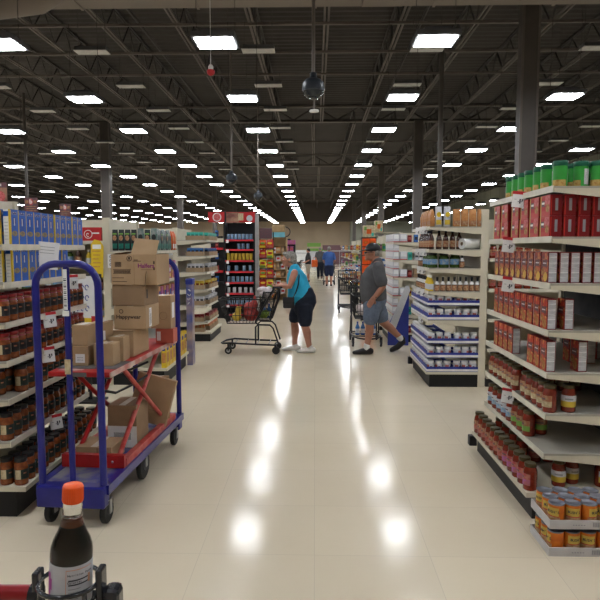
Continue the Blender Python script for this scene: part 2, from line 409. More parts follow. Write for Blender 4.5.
def k_can_tray(w=.36, d=.275, h=.048, t=.005):
    def f():
        m = MB(); m.box(-w/2, w/2, -d/2, d/2, 0, t, 'tray_card')
        m.box(-w/2, w/2, -d/2, -d/2+t, t, h, 'tray_card'); m.box(-w/2, w/2, d/2-t, d/2, t, h, 'tray_card')
        m.box(-w/2, -w/2+t, -d/2+t, d/2-t, t, h, 'tray_card'); m.box(w/2-t, w/2, -d/2+t, d/2-t, t, h, 'tray_card')
        o = m.build('cardboard_tray'); tag(o, '', 'tray')
        b = MB()
        for i in range(14): b.box(.045+i*.0042, .045+i*.0042+(.0012 if i % 3 else .0026), -d/2-.0012, -d/2, .012, .036, 'grey_ink')
        for i in range(5): b.box(-.06+i*.014, -.052+i*.014, -d/2-.001, -d/2, .02, .024, 'grey_ink')
        b.build('printed_barcode', o); return o
    return f
def k_bottle(body, cap, label, r=.032, h=.20):
    def f():
        m = MB(); m.lathe([(r*.9,0),(r,.006),(r,h*.55),(r*.75,h*.68),(r*.42,h*.80),(r*.38,h*.88)], body, 12); o = m.build('bottle'); tag(o, '', 'bottle')
        MB().lathe([(r*.44,h*.87),(r*.44,h*.99),(r*.40,h)], cap, 12).build('cap', o)
        MB().lathe([(r+.001,h*.12),(r+.001,h*.46)], label, 12, cap=False).build('paper_label', o); return o
    return f
def k_dressing():
    r, h = .030, .165
    m = MB(); m.lathe([(r*.9,0),(r,.006),(r,h*.45),(r*.7,h*.58),(r*.42,h*.72),(r*.38,h*.86)], 'lid_dark', 12); o = m.build('bottle'); tag(o, '', 'bottle')
    MB().lathe([(r*.46,h*.82),(r*.46,h*.99),(r*.40,h)], 'black', 12).build('cap', o)
    MB().lathe([(r+.001,h*.05),(r+.001,h*.42)], 'label_tan', 12, cap=False).build('paper_label', o); MB().lathe([(r*.98,h*.47),(r*.46,h*.70)], 'white', 12, cap=False).build('neck_label', o)
    return o
def k_bag(col, art, w=.085, d=.05, h=.21, name='bag', top=True):
    def f():
        m = MB(); n = 10
        prof = [(0,1,.5),(.06,1,1),(.5,1.02,1.05),(.85,.98,.7),(.95,.96,.12),(1,.96,.08)]
        vs = []
        for z, sx, sy in prof:
            for q in range(12):
                a = 2*PI*q/12; ca, sa = math.cos(a), math.sin(a)
                ex = (abs(ca)**.35)*(1 if ca > 0 else -1); ey = (abs(sa)**.6)*(1 if sa > 0 else -1)
                vs.append((ex*w/2*sx, ey*d/2*sy, z*h))
        fs = [(j*12+i, j*12+(i+1) % 12, (j+1)*12+(i+1) % 12, (j+1)*12+i) for j in range(len(prof)-1) for i in range(12)]
        m.add(vs, fs+[list(range(12))[::-1], [len(vs)-12+i for i in range(12)]], col, True)
        o = m.build(name); tag(o, '', 'bag')
        a = MB(); y = -d/2*1.06-.001
        a.disc((0,h*.60), w*.34, h*.13, y, art[0]); a.quad((-w*.40,y,h*.10),(w*.40,y,h*.10),(w*.40,y,h*.34),(-w*.40,y,h*.34),art[1])
        if len(art) > 2: a.quad((-w*.36,y,h*.76),(w*.36,y,h*.76),(w*.36,y+d*.08,h*.83),(-w*.36,y+d*.08,h*.83),art[2])
        a.build('front_print', o); return o
    return f
def k_plain(name, cat, body, art, w, d, h):
    def f():
        m = MB(); m.cbox(-w/2, w/2, -d/2, d/2, 0, h, body, min(w, d, h)*.06)
        y = -d/2-.001
        if isinstance(art, str): art_ = [(art, .15, .85, .3, .7)]
        else: art_ = art
        for k, a0, a1, b0, b1 in art_:
            m.quad((-w/2+w*a0,y,h*b0),(-w/2+w*a1,y,h*b0),(-w/2+w*a1,y,h*b1),(-w/2+w*a0,y,h*b1),k)
            x = w/2+.001
            for sx in (-1,1): m.quad((sx*x,-d/2+d*a0,h*b0),(sx*x,-d/2+d*a1,h*b0),(sx*x,-d/2+d*a1,h*b1),(sx*x,-d/2+d*a0,h*b1),k)
        o = m.build(name); tag(o, '', cat); return o
    return f
def k_case(h=.062, w=.30, d=.17):          # brown tray with goods sticking out
    def f():
        m = MB(); t = .005
        m.box(-w/2, w/2, -d/2, d/2, 0, t, 'tray_brown'); m.box(-w/2, w/2, -d/2, -d/2+t, t, h, 'tray_brown'); m.box(-w/2, w/2, d/2-t, d/2, t, h, 'tray_brown')
        m.box(-w/2, -w/2+t, -d/2+t, d/2-t, t, h, 'tray_brown'); m.box(w/2-t, w/2, -d/2+t, d/2-t, t, h, 'tray_brown')
        o = m.build('brown_tray'); tag(o, '', 'tray'); return o
    return f
def k_tag(w=.082, h=.10, red=True):
    def f():
        m = MB(); m.box(-w/2, w/2, -.001, .001, -h, 0, 'paper'); o = m.build('price_tag'); tag(o, '', 'price tag')
        if red:
            a = MB(); a.box(-w/2-.003, w/2+.003, -.002, -.0011, -.016, .004, 'tag_red'); a.build('red_header', o)
        b = MB(); b.box(-.005,.02,-.0016,-.0011,-.066,-.060,'grey_ink'); b.box(.004,.013,-.0016,-.0011,-.075,-.045,'ink'); b.box(.018,.026,-.0016,-.0011,-.060,-.045,'ink')
        b.box(-.028,-.014,-.0016,-.0011,-.050,-.047,'grey_ink'); b.build('printing', o); return o
    return f
KINDS = {
 'pasta_box': k_pasta_box(),
 'jar_a': k_jar('sauce_brown', 'lid_red', 'label_black', 'label_cream', neckband='lid_red'),
 'jar_b': k_jar('sauce_brown', 'lid_dark', 'label_green', 'label_cream'),
 'jar_c': k_jar2('label_cream', 'label_tan'),
 'jar_w': k_jar2('label_yellow', 'label_white', True),
 'jar_d': k_jar2('label_blue', 'label_white'),
 'jar_g': k_jar2('label_lime', 'label_tan'),
 'jar_e': k_jar2('label_purple', 'label_pinkred'),
 'jar_f': k_jar2('label_pinkred', 'label_tan'),
 'can': k_can, 'canister': k_canister, 'red_box': k_red_box(),
 'tall_a': k_tall_box('food_orange'), 'tall_b': k_tall_box('food_red', bowl='gold_art'),
 'small_jar': k_small_jar, 'blue_tray': k_blue_tray(), 'can_tray': k_can_tray(),
 'sauce_bottle': k_bottle('dark_sauce', 'navy_cloth', 'label_tan', .034, .215),
 'dressing': k_dressing,
 'yellow_bottle': k_bottle('yellow_box', 'white', 'label_white', .034, .18),
 'green_jar': k_jar('pickle', 'lid_dark', 'label_blue', None, .06, .17),
 'orange_bag': k_bag('orange_bag', ('orange_bag','label_tan'), .082, .055, .20),
 'white_bag': k_bag('label_white', ('yellow_box','label_yellow'), .075, .055, .23),
 'teal_bag': k_bag('slate_dark', ('label_tan','teal','label_lime'), .068, .045, .245),
 'silver_bag': k_bag('silver', ('slate_dark','teal'), .075, .05, .26),
 'orange_tall_bag': k_bag('orange', ('orange_bag','white'), .10, .06, .25),
 'case': k_case(.075), 'tag': k_tag(), 'plain_tag': k_tag(.06, .085, False),
}

# ------------------------------------------------------------------ the setting
XL, XR, YN, YF, ZC = -31.5, 17.2, -4.0, 80.0, 7.5
struct(MB().box(XL, XR, YN, YF, -.1, 0, 'floor').build('floor'))
m = MB(); t = .2; y = YN; prof = []
while y < YF: prof += [(y, ZC), (y+t*.5, ZC), (y+t*.62, ZC+.06), (y+t*.92, ZC+.06)]; y += t*1.5
prof += [(YF, ZC)]
vs = [(x, p[0], p[1]) for x in (XL, XR) for p in prof]; n = len(prof)
m.add(vs, [(i, i+1, n+i+1, n+i) for i in range(n-1)], 'deck'); m.box(XL, XR, YN, YF, ZC+.08, ZC+.2, 'deck')
ceiling = struct(m.build('ceiling'))
struct(MB().box(XL-.2, XL, YN, YF, 0, ZC, 'wall_dark').build('wall_left'))
struct(MB().box(XR, XR+.2, YN, YF, 0, ZC, 'wall_green').build('wall_right'))
struct(MB().box(XL, XR, YN-.2, YN, 0, ZC, 'wall_beige').build('wall_rear'))
wb = struct(MB().box(XL, XR, YF, YF+.2, 0, ZC, 'wall_beige').build('wall_back'))
struct(MB().box(4.6, XR, YF-.5, YF-.001, 0, 5.1, 'wall_green').build('wall_back_right'))
struct(MB().box(XL, XR, YF-1.2, YF-.002, 5.1, ZC-.02, 'wall_dark').build('trim_1'))
# open-web joists run the way the aisle runs; one mesh, copied
def joist_mb(y0, y1):
    m = MB()
    for dx in (-.045, .045): m.box(dx-.022, dx+.022, y0, y1, -.02, .03, 'joist')
    for dx in (-.035, .035): m.box(dx-.02, dx+.02, y0, y1, .66, .70, 'joist_dark')
    y = y0; i = 0
    while y < y1-.6:
        a, b = ((y,.02),(y+.6,.67)) if i % 2 == 0 else ((y,.67),(y+.6,.02))
        m.tube([(0,a[0],a[1]),(0,b[0],b[1])], .022, 'joist_dark', 4, cap=False); y += .6; i += 1
    return m
first = None
girders = (-1.4, 12.0, 25.4, 38.8, 52.2, 65.6, 79)
for gi in range(6):
    j0 = joist_mb(girders[gi]+.1, girders[gi+1]-.1).build('joist', ceiling, (0,0,6.78)); xs = [-.1+1.73*k for k in range(-17, 10)]
    off = .35*(gi % 2)
    for k, x in enumerate(xs):
        o = j0 if k == 0 else j0.copy()
        if k: C.objects.link(o); o.parent = ceiling
        o.location.x = x+off
for gy in girders[1:6]:
    m = MB(); m.box(XL, XR, gy-.09, gy+.09, 6.80, 6.84, 'joist'); m.box(XL, XR, gy-.012, gy+.012, 6.84, 6.92, 'joist_dark'); [m.tube([(x,gy,6.9),(x+.9,gy,7.42),(x+1.8,gy,6.9)], .03, 'joist_dark', 4, cap=False) for x in [XL+1.8*q for q in range(27)]]; m.box(XL, XR, gy-.09, gy+.09, 7.40, 7.45, 'joist_dark')
    m.build('girder', ceiling)
for by in (14.2, 16.2, 18.2, 22.3, 29.5, 33.5, 43, 48):
    MB().box(XL, XR, by-.03, by+.03, 6.70, 6.757, 'joist').build('bridging_bar', ceiling)
for px in (-13.5, -4.2, 2.5, 8.4):
    MB().tube([(px, 8, 6.95), (px, 78, 6.95)], .035, 'joist_dark', 6).build('conduit', ceiling)
# duct across the top of the view
d = thing('air_duct', (0,9.7,5.70), 0, 'long tan air duct crossing the ceiling at the top of the picture', 'duct')
MB().cbox(-9, 14, 0, .9, 0, .6, 'duct', .02).build('trunk', d)
for x in range(-8, 14, 2): MB().box(x-.02, x+.02, -.015, .915, -.015, .615, 'duct').build('seam_flange', d)
MB().tube([(-11,.45,.12),(-5.3,.45,.12),(-4.6,.45,.16),(-4.2,.45,.3)], [.42,.42,.38,.29], 'duct', 20).build('round_section', d)
MB().cbox(.75, 1.42, .12, .5, -.16, 0, 'duct', .01).build('register_box', d)
MB().box(.9, 1.28, .10, .2, -.03, -.01, 'fixture').build('register_slot', d)
for s in (-8.5, -3, 3, 8): MB().box(s-.01, s+.01, .44, .46, .6, 1.79, 'joist_dark').build('hanger', d)
# columns
def column(x, y, w, label, name='support_column'):
    c = thing(name, (x,y,0), 0, label, 'column', 'steel columns down the store')
    MB().box(-w/2, w/2, -w/2, w/2, 0, 6.78, 'column').build('shaft', c)
    e = MB()
    for s in (-1, 1): e.box(s*w/2-.02, s*w/2+.02, -w/2-.015, -w/2+.03, .02, 6.7, 'joist')
    e.build('corner_guard', c)
    MB().box(-w/2-.06, w/2+.06, -w/2-.06, w/2+.06, 0, .02, 'column').build('base_plate', c)
column(4.24, 12.45, .31, 'large grey-brown square column rising behind the front right shelves')
for i, y in enumerate((25.1, 38.8, 52.2, 65.2)):
    column(4.2, y, .34, 'grey-brown square column right of the aisle, %s one beyond the large column' % ORD[i])
for i, y in enumerate((25.1, 38.8, 52.2, 65.2)):
    column(-8.68, y, .34, 'grey-brown square column left of the aisle, %s nearest on the left' % ORD[i])
def pipe(x, y, r, label):
    o = MB().lathe([(r,0),(r,6.7)], 'column', 10, cx=0).build('conduit_pipe', None, (x,y,0)); tag(o, label, 'pipe', 'thin pipes to the ceiling')
pipe(3.12, 15.35, .06, 'thin grey pipe rising to the ceiling between the two right columns')
pipe(-9.6, 20.0, .05, 'thin grey pipe rising at the far left behind the blue pasta boxes')
# ceiling lights
def lamp():
    t = thing('ceiling_light', label='', cat='ceiling light')
    m = MB(); m.box(-.33, .33, -.303, .303, .012, .09, 'fixture'); m.box(-.2, .2, -.2, .2, .09, .16, 'fixture'); m.build('housing', t)
    MB().box(-.289, .289, -.235, .235, 0, .011, 'lamp').build('diffuser', t)
    h = MB()
    for sx in (-.3, .3): h.box(sx-.004, sx+.004, -.004, .004, .09, 1.99, 'joist_dark')
    h.build('hanging_rod', t); return t
L0 = None; cols = [-1.54+3.375*k for k in range(-7, 5)]
def colname(k):
    k -= 7
    return '%s row %s of aisle' % (ORD[-k] if k <= 0 else ORD[k-1], 'left' if k <= 0 else 'right')
KINDS['lamp'] = lamp
for k, x in enumerate(cols):
    for j in range(-3, 20):
        y = 9.54+3.457*j
        if j < 0 and not (3 <= k <= 10): continue
        lab = 'lit ceiling light, %s, %s' % (colname(k), ('%s from the front' % ORD[j]) if j >= 0 else ('above the camera, %s behind' % ORD[-j-1]))
        put('lamp', (x, y, 4.765), 0, lab, 'lit ceiling lights')
def off_lamp():
    t = thing('unlit_light', label='', cat='ceiling light')
    MB().box(-.36, .36, -.15, .15, 0, .015, 'fixture_off').build('panel', t)
    MB().box(-.35, .35, -.14, .14, .015, .10, 'fixture').build('housing', t)
    h = MB()
    for sx in (-.3, .3): h.box(sx-.004, sx+.004, -.004, .004, .10, 1.45, 'joist_dark')
    h.build('hanging_rod', t); return t
KINDS['off'] = off_lamp
for k in range(-5, 4):
    for j in range(8):
        x = -1.25+3.68*k+.0*j; y = 13.55+2.83*j
        side = 'left' if k < 0 else ('centre' if k == 0 else 'right')
        lab = 'unlit pale ceiling panel, %s, %s back' % ('just left of the aisle' if k == 0 else '%s row to its %s' % (ORD[abs(k)-1], side), ORD[j])
        put('off', (x, y, 5.92), 0, lab, 'unlit ceiling panels')
# dome cameras
def dome(x, y, z, r, top, label):
    t = thing('dome_camera', (x,y,z), 0, label, 'security camera', 'hanging dome cameras')
    MB().lathe([(0,-r),(r*.5,-r*.87),(r*.87,-r*.5),(r,-.02)], 'smoke_dome', 20, cap=False).build('dome', t)
    MB().lathe([(r*1.04,-.03),(r*1.06,.0),(r*1.02,r*.55),(r*.7,r*.9),(r*.35,r*1.05),(r*.3,r*1.5)], 'dome_shell', 20).build('housing', t)
    MB().lathe([(.025 if r > .13 else .012,r*1.4),(.025 if r > .13 else .012,top-z)], 'joist', 8).build('drop_pole', t)
dome(-.03, 9.0, 3.93, .155, 6.75, 'largest dark dome camera hanging on a pole over the centre aisle')
dome(-2.08, 15.1, 3.33, .135, 6.75, 'dark dome camera on a thin rod left of the aisle, nearer of two')
dome(-1.6, 17.0, 3.06, .12, 6.75, 'small dark dome camera on a thin rod, further of two left of the aisle')
t = thing('hanging_beacon', (-1.53,9.0,4.2), 0, 'small red and white beacon hanging on a cord under the first light', 'beacon')
MB().lathe([(0,-.07),(.03,-.06),(.055,-.04),(.06,0),(.05,.015)], 'red_sign', 14).build('red_cap', t)
MB().lathe([(.035,.015),(.04,.06),(.02,.09)], 'white', 12).build('white_body', t); MB().lathe([(.005,.09),(.005,2.55)], 'white', 6).build('cord', t)
t = thing('pendant_sensor', (-.02,11.0,4.06), 0, 'small pale sensor hanging below the largest dome camera pole', 'sensor')
MB().lathe([(.03,-.02),(.085,-.01),(.085,.02),(.02,.03)], 'white', 14).build('body', t); MB().lathe([(.015,.03),(.015,2.68)], 'joist', 6).build('drop_pole', t)

# ------------------------------------------------------------------ shelving
def unit(label, s, y0, y1, xb, xf, levels, deckx, kickx, top, zd=.165, black=False, rail='rail_cream', name='shelf_unit', group='end shelves along the aisle', thin=.034, post=.05, back=None):
    """s=+1: front faces +X (left side of the aisle), s=-1: faces -X.  Built in place round its base."""
    cx, cy = (xb+xf)/2, (y0+y1)/2
    t = thing(name, (cx,cy,0), 0, label, 'shelves', group)
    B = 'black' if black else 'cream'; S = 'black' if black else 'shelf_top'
    f = lambda x: x-cx
    lo, hi = sorted((f(xb), f(xb)+s*.03))
    MB().box(lo, hi, y0-cy+post, y1-cy-post, .12, top-.01, back or B).build('back_panel', t)
    for yy in (y0-cy, y1-cy-post):
        a, b = sorted((f(xb)-s*.03, f(xb)+s*.05)); MB().box(a, b, yy, yy+post, 0, top, B).build('upright', t)
    for z in levels:
        a, b = sorted((f(xb)+s*.05, f(xf)-s*.006))
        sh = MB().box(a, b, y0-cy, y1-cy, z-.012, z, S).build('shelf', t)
        for yy in (y0-cy+.001, y1-cy-.007):
            MB().prism([(f(xb)+s*.05, z-.012), (f(xb)+s*.05, z-.085), (f(xb)+s*.12, z-.085), (f(xf)-s*.01, z-thin), (f(xf)-s*.01, z-.012)], 'y', yy, yy+.006, B).build('bracket', sh)
        a, b = sorted((f(xf)-s*.006, f(xf))); MB().box(a, b, y0-cy, y1-cy, z-thin, z+.003, rail).build('price_rail', sh)
    a, b = sorted((f(xb)+s*.05, f(deckx))); dk = MB().box(a, b, y0-cy, y1-cy, zd-.03, zd, B).build('base_deck', t)
    a, b = sorted((f(xb)+s*.05, f(kickx)))
    MB().box(a, b, y0-cy+.012, y1-cy-.012, 0, zd-.03, 'kick_black').build('kick_plate', t)
    if s < 0:
        a, b = sorted((f(deckx)-.03, f(deckx)+.03)); MB().cbox(a, b, y1-cy-.05, y1-cy+.012, .05, zd-.035, 'black', .006).build('corner_bumper', t)
    return t
def body(label, s, xa, xb, y0, y1, top, zs=(.45,.8,1.15,1.5), depth=.5):
    """long run of shelving across the aisle's side: shelves on both faces"""
    cx, cy = (xa+xb)/2, (y0+y1)/2; w = abs(xb-xa)/2
    t = thing('gondola_run', (cx,cy,0), 0, label, 'shelves', 'long shelf runs to the sides')
    MB().box(-w, w, -.03, .03, .1, top, 'cream').build('back_panel', t)
    MB().box(-w, w, -(y1-y0)/2, (y1-y0)/2, .1, .16, 'cream').build('base_deck', t)
    MB().box(-w, w, -(y1-y0)/2+.03, (y1-y0)/2-.03, 0, .1, 'kick_black').build('kick_plate', t)
    for z in zs:
        for sd in (-1, 1):
            a, b = sorted((sd*.03, sd*(y1-y0)/2))
            sh = MB().box(-w, w, a, b, z-.02, z, 'shelf_top').build('shelf', t)
            a, b = sorted((sd*((y1-y0)/2), sd*((y1-y0)/2+.008))); MB().box(-w, w, a, b, z-.034, z+.004, 'rail_cream').build('price_rail', sh)
    return t

# --- left front unit A
AZ = [1.64, 1.415, 1.18, .95, .72, .465]
AY0, AY1 = 3.45, 4.70
unit('near left cream shelves stocked with blue pasta boxes and red sauce jars', 1, AY0, AY1, -2.38, -1.812, AZ, -1.735, -1.80, 1.98, .19)
def row(kind, n, y0, y1, x, z, rz, name, place, xs=None, group=None, jit=.006, rows=1, dx=.09, skip=()):
    for r in range(rows):
        for i in range(n):
            if (r, i) in skip: continue
            y = y0 + (y1-y0)*(i/(n-1) if n > 1 else 0)
            lab = '%s, %s from near end, %s%s' % (name, ORD[i] if i else 'first', ('front row, ' if r == 0 else '%s row, ' % ORD[r]) if rows > 1 else '', place)
            put(kind, (x + dx*r + random.uniform(-jit, jit), y + random.uniform(-jit, jit)*.3, z), rz + random.uniform(-.06, .06)*(jit > 0), lab, group)
FX, FXN = R(90), R(-90)       # front turned to +X / -X
row('pasta_box', 11, 3.62, 4.63, -1.842, 1.64, FX, 'blue pasta box', 'top left shelf', rows=2, dx=-.055, group='blue pasta boxes on the top left shelf', jit=.004)
row('pasta_box', 8, 3.62, 4.33, -1.842, 1.415, FX, 'blue pasta box', 'second left shelf', rows=2, dx=-.055, group='blue pasta boxes on the second left shelf', jit=.004)
for lv, kind, nm in ((1.18,'jar_a','red-lidded sauce jar'),(.95,'jar_a','red-lidded sauce jar'),(.72,'jar_b','dark-lidded sauce jar'),(.465,'jar_b','dark-lidded sauce jar'),(.19,'jar_b','dark-lidded sauce jar')):
    p = ['third left shelf','fourth left shelf','fifth left shelf','sixth left shelf','bottom left deck'][[1.18,.95,.72,.465,.19].index(lv)]
    sk = {(0,0),(0,1),(1,0)} if lv == .72 else set()
    row(kind, 13, 3.505, 4.645, -1.860 if lv > .2 else -1.785, lv, FX, nm, p, rows=2, dx=-.089, group='jars on the '+p, jit=.004, skip=sk)
def ptag(x, y, z, rz, label, tilt=0, kind='tag'):
    o = put(kind, (x, y, z), rz, label, 'hanging price tags'); o.rotation_euler = (0, tilt, rz); return o
TA = R(28)
ptag(-1.795, 3.98, 1.186, TA, 'white price tag with red header hanging from the third left shelf', -.1)
ptag(-1.795, 3.94, .955, TA, 'white price tag with red header hanging from the fourth left shelf', -.08)
ptag(-1.795, 4.02, .470, TA, 'white price tag with red header hanging from the sixth left shelf', -.12)
ptag(-1.795, 4.38, 1.420, TA, 'white price tag with red header hanging below the second left shelf, far end', -.05)
o = MB().box(-.078, .078, -.001, .001, -.18, 0, 'paper').build('sale_sign', None, (-1.775, 3.95, 1.66), R(24)); o.rotation_euler = (0, R(6), R(24))
tag(o, 'large blank white paper sign clipped to the top left shelf', 'sign')
a = MB(); a.box(-.072,-.05,-.0018,-.001,-.10,-.01,'tag_red')
for i in range(3): a.box(-.04,.05,-.0018,-.001,-.035-.02*i,-.032-.02*i,'grey_ink')
a.build('printing', o)
# things past the far end of unit A (shown in the gap before the second unit)
body('long shelf run going left behind the near left shelves', 1, -2.46, -9, 6.95, 8.15, 1.97, (.45,.8,1.12,1.42,1.70))
for (x, z, k, lab) in ((-2.60,1.70,'red_sign','red carton with a white roundel on the long run by the second unit'),):
    o = MB().cbox(-.11, .11, -.06, .06, 0, .16, 'red_sign', .004).build('red_carton', None, (x, 7.02, z)); tag(o, lab, 'box')
    a = MB(); a.disc((-.04,.08), .05, .05, -.062, 'white'); a.disc((-.04,.08), .043, .043, -.0625, 'red_sign'); a.tube([(-.04+.006*u*math.cos(u),-.0632,.08+.006*u*math.sin(u)) for u in [k*.5 for k in range(11)]], .004, 'white', 4); a.box(.0,.09,-.0622,-.061,.085,.10,'white'); a.build('white_roundel', o)
o = MB().prism([(-.07,-.36),(.07,-.36),(.085,0),(.05,.06),(-.02,.08),(-.06,.03)], 'y', -.002, .002, 'yellow_box').build('shelf_sign', None, (-2.52, 6.88, 1.64)); tag(o, 'yellow curved cardboard shelf sign hanging behind the near left shelves', 'sign')
a = MB()
for i in range(5): a.box(-.05+.01*(i%2), .05-.012*(i%3), -.003, -.002, -.06-.045*i, -.05-.045*i, 'orange_bag')
a.box(-.045,.055,-.003,-.002,-.03,.02,'paper'); a.build('printing', o)
goods = [('small_jar',.0),('yellow_bottle',0),('case',0)]
for zi, z in enumerate((.8,1.12,1.42)):
    for i in range(8):
        x = -2.54-.125*i
        put(('yellow_bottle','sauce_bottle','green_jar')[(zi+i) % 3], (x, 7.03, z), 0, '%s on the %s shelf of the long run, %s from the cream post' % (('yellow bottle','brown sauce bottle','green jar')[(zi+i) % 3], ('second','third','fourth')[zi], ORD[i]), 'goods on the long shelf run')
o = MB().box(-.13, .13, -.01, .01, -.55, 0, 'paper').build('floor_poster', None, (-2.38, 6.2, 1.33)); tag(o, 'white framed poster board with blue lettering standing behind the near left shelves', 'poster')
a = MB(); a.box(-.15,.15,-.012,.012,0,.02,'black'); a.box(-.15,-.13,-.012,.012,-.55,0,'black'); a.box(.13,.15,-.012,.012,-.55,0,'black'); a.box(-.02,.02,-.005,.005,-1.31,-.55,'black'); a.box(-.15,.15,-.12,.12,-1.33,-1.31,'black'); a.build('frame', o)
b = MB()
for i in range(3):
    for q in range(3): b.tube([(-.10+.05*q+.018*math.cos(u),-.012,-.12-.11*i+.026*math.sin(u)) for u in [k*PI/5 for k in range(9)]], .005, 'blue_tray', 5)
b.box(-.12,.12,-.012,-.010,-.54,-.44,'yellow_box'); b.box(.04,.11,-.0135,-.0121,-.50,-.42,'red_sign')
b.build('lettering', o)

# --- left second unit B
BZ = [1.59, 1.23, .92, .56]
unit('second cream shelves on the left with green pouches on top, behind the loaded stock cart', 1, 6.95, 8.15, -2.44, -1.86, BZ, -1.74, -1.78, 1.97, .2)
for i in range(4): put('teal_bag', (-2.34+.074*i, 7.01, 1.59), 0, 'teal and black pouch on the second left unit, %s from the cream post' % ORD[i], 'pouches on the second left unit')
for i, k in enumerate(('silver_bag','teal_bag','silver_bag')): put(k, (-2.04+.078*i, 7.02, 1.59), .1, ('teal' if k[0] == 't' else 'silver')+' pouch on the second left unit, %s right of the four teal ones' % ORD[i], 'pouches on the second left unit')
for i in range(9): put('silver_bag' if i % 3 else 'teal_bag', (-1.90, 7.10+.085*i, 1.59), FX, '%s pouch facing the aisle on the second left unit, %s from near end' % ('silver' if i % 3 else 'teal', ORD[i]), 'pouches on the second left unit')
for i in range(2): put('orange_tall_bag', (-1.90, 7.92+.12*i, 1.59), FX, 'orange bag at the far end of the pouch shelf, %s one' % ('near' if i == 0 else 'far'), 'pouches on the second left unit')
KINDS['cookie'] = k_plain('cookie_box', 'box', 'orange_bag', [('blue_tray',.1,.9,.45,.75),('label_pinkred',.1,.9,.1,.3)], .10, .05, .24)
KINDS['purple'] = k_plain('snack_box', 'box', 'label_purple', [('label_white',.1,.9,.4,.6),('yellow_box',.2,.8,.1,.3)], .10, .05, .23)
KINDS['yellow_carton'] = k_plain('cereal_box', 'box', 'yellow_box', [('orange_bag',.12,.88,.2,.6),('blue_tray',.2,.8,.68,.85)], .15, .06, .30)
for i in range(8):
    put('purple' if i % 2 else 'cookie', (-1.90, 7.05+.135*i, 1.23), FX, '%s on the second shelf behind the cart, %s from near end' % ('purple snack box' if i % 2 else 'orange cookie box', ORD[i]), 'boxes on the second left unit')
    put('cookie' if i % 2 else 'purple', (-1.90, 7.05+.135*i, .92), FX, '%s on the third shelf behind the cart, %s from near end' % ('orange cookie box' if i % 2 else 'purple snack box', ORD[i]), 'boxes on the second left unit')
for i in range(7): put('yellow_carton', (-1.79, 7.06+.162*i, .2), FX, 'yellow cereal box on the bottom deck behind the cart, %s from near end' % ORD[i], 'yellow boxes on the second left unit')
for i in range(3): put('case', (-2.28+.0*i, 7.25+.3*i, .2), FX, 'brown tray deep on the bottom deck behind the cart, %s from near end' % ORD[i], 'trays on the second left unit')
o = MB().box(-.05, .05, -.0015, .0015, -.16, 0, 'paper').build('shelf_card', None, (-2.36, 6.935, 1.55)); tag(o, 'white card with dark curls below the pouch shelf by the cream post', 'sign')
a = MB()
for i in range(3): a.tube([(-.01+.016*math.cos(u),-.003,-.03-.045*i+.014*math.sin(u)) for u in [k*PI/5 for k in range(8)]], .004, 'ink', 5)
a.build('printing', o)
t = thing('wing_display', (-1.73, 8.20, 0), 0, 'tall narrow cardboard display with blue picture at the far end of second unit', 'display')
MB().box(-.04, .04, -.02, .14, 0, 1.12, 'poster').build('printed_column', t)
MB().cbox(-.05, .05, -.02, .15, 1.12, 1.20, 'blue_tray', .01).build('blue_header', t)
a = MB()
for q in range(4): a.tube([(.02*math.sin(u+q),-.0215,1.04-.06*q+.012*math.cos(u*1.7)) for u in [k*PI/5 for k in range(7)]], .005, 'white', 5)
a.build('lettering', t)

# --- left third unit C
CZ = [1.757, 1.484, 1.205, .905, .63, .34]
unit('third cream shelves on the left with brown trays, beyond the cross aisle', 1, 10.3, 11.5, -2.42, -1.86, CZ, -1.80, -1.82, 1.97, .16)
body('long shelf run behind the third cream unit on the left', 1, -2.46, -9, 10.3, 11.5, 1.97)
KINDS['teal_pack'] = k_plain('teal_pack', 'pack', 'teal_bright', 'teal', .07, .07, .13)
KINDS['blue_pack'] = k_plain('blue_pack', 'pack', 'water_blue', 'navy_cloth', .07, .07, .13)
KINDS['grey_pack'] = k_plain('grey_pack', 'pack', 'label_white', 'grey_shirt', .07, .07, .14)
KINDS['gold_pack'] = k_plain('gold_pack', 'pack', 'label_yellow', 'sauce', .07, .07, .14)
KINDS['orange_pack'] = k_plain('orange_pack', 'pack', 'orange', 'orange_bag', .07, .07, .15)
KINDS['red_pack'] = k_plain('red_pack', 'pack', 'red_box', 'gold_pack' if False else 'label_pinkred', .07, .07, .12)
for lv, k in zip(CZ+[.16], ('teal_pack','blue_pack','grey_pack','gold_pack','grey_pack','red_pack','orange_pack')):
    li = (CZ+[.16]).index(lv); nm = k.replace('_',' ')
    put('case', (-2.08, 10.41, lv), 0, 'brown tray of goods on the near side of the third left unit, %s shelf' % ORD[li], 'trays on the third left unit')
    for i in range(4): put(k, (-2.08-.105+.07*i+.001*i, 10.41, lv+.006), 0, '%s in the near tray of third left unit, %s from left, %s shelf' % (nm, ORD[i], ORD[li]), 'goods on the third left unit')
    for j in range(3):
        put('case', (-1.955, 10.72+.32*j, lv), FX, 'brown tray facing the aisle on third left unit, %s from near end, %s shelf' % (ORD[j], ORD[li]), 'trays on the third left unit')
        for i in range(4): put(k, (-1.92, 10.72+.32*j-.105+.0705*i, lv+.006), FX, '%s in the %s aisle tray of third left unit, %s shelf, %s in it' % (nm, ORD[j], ORD[li], ORD[i]), 'goods on the third left unit')
ptag(-1.84, 10.75, 1.21, R(15), 'white price tag on the third shelf of the third left unit', 0, 'plain_tag'); ptag(-1.84, 10.8, .91, R(15), 'white price tag on the fourth shelf of the third left unit', 0, 'plain_tag')
for i in range(6): put('blue_pack' if i % 2 else 'grey_pack', (-2.50-.09*i, 10.36, 1.5), 0, '%s on the long run behind the third left unit, %s from its post' % ('blue pack' if i % 2 else 'grey pack', ORD[i]), 'goods on the third long run')

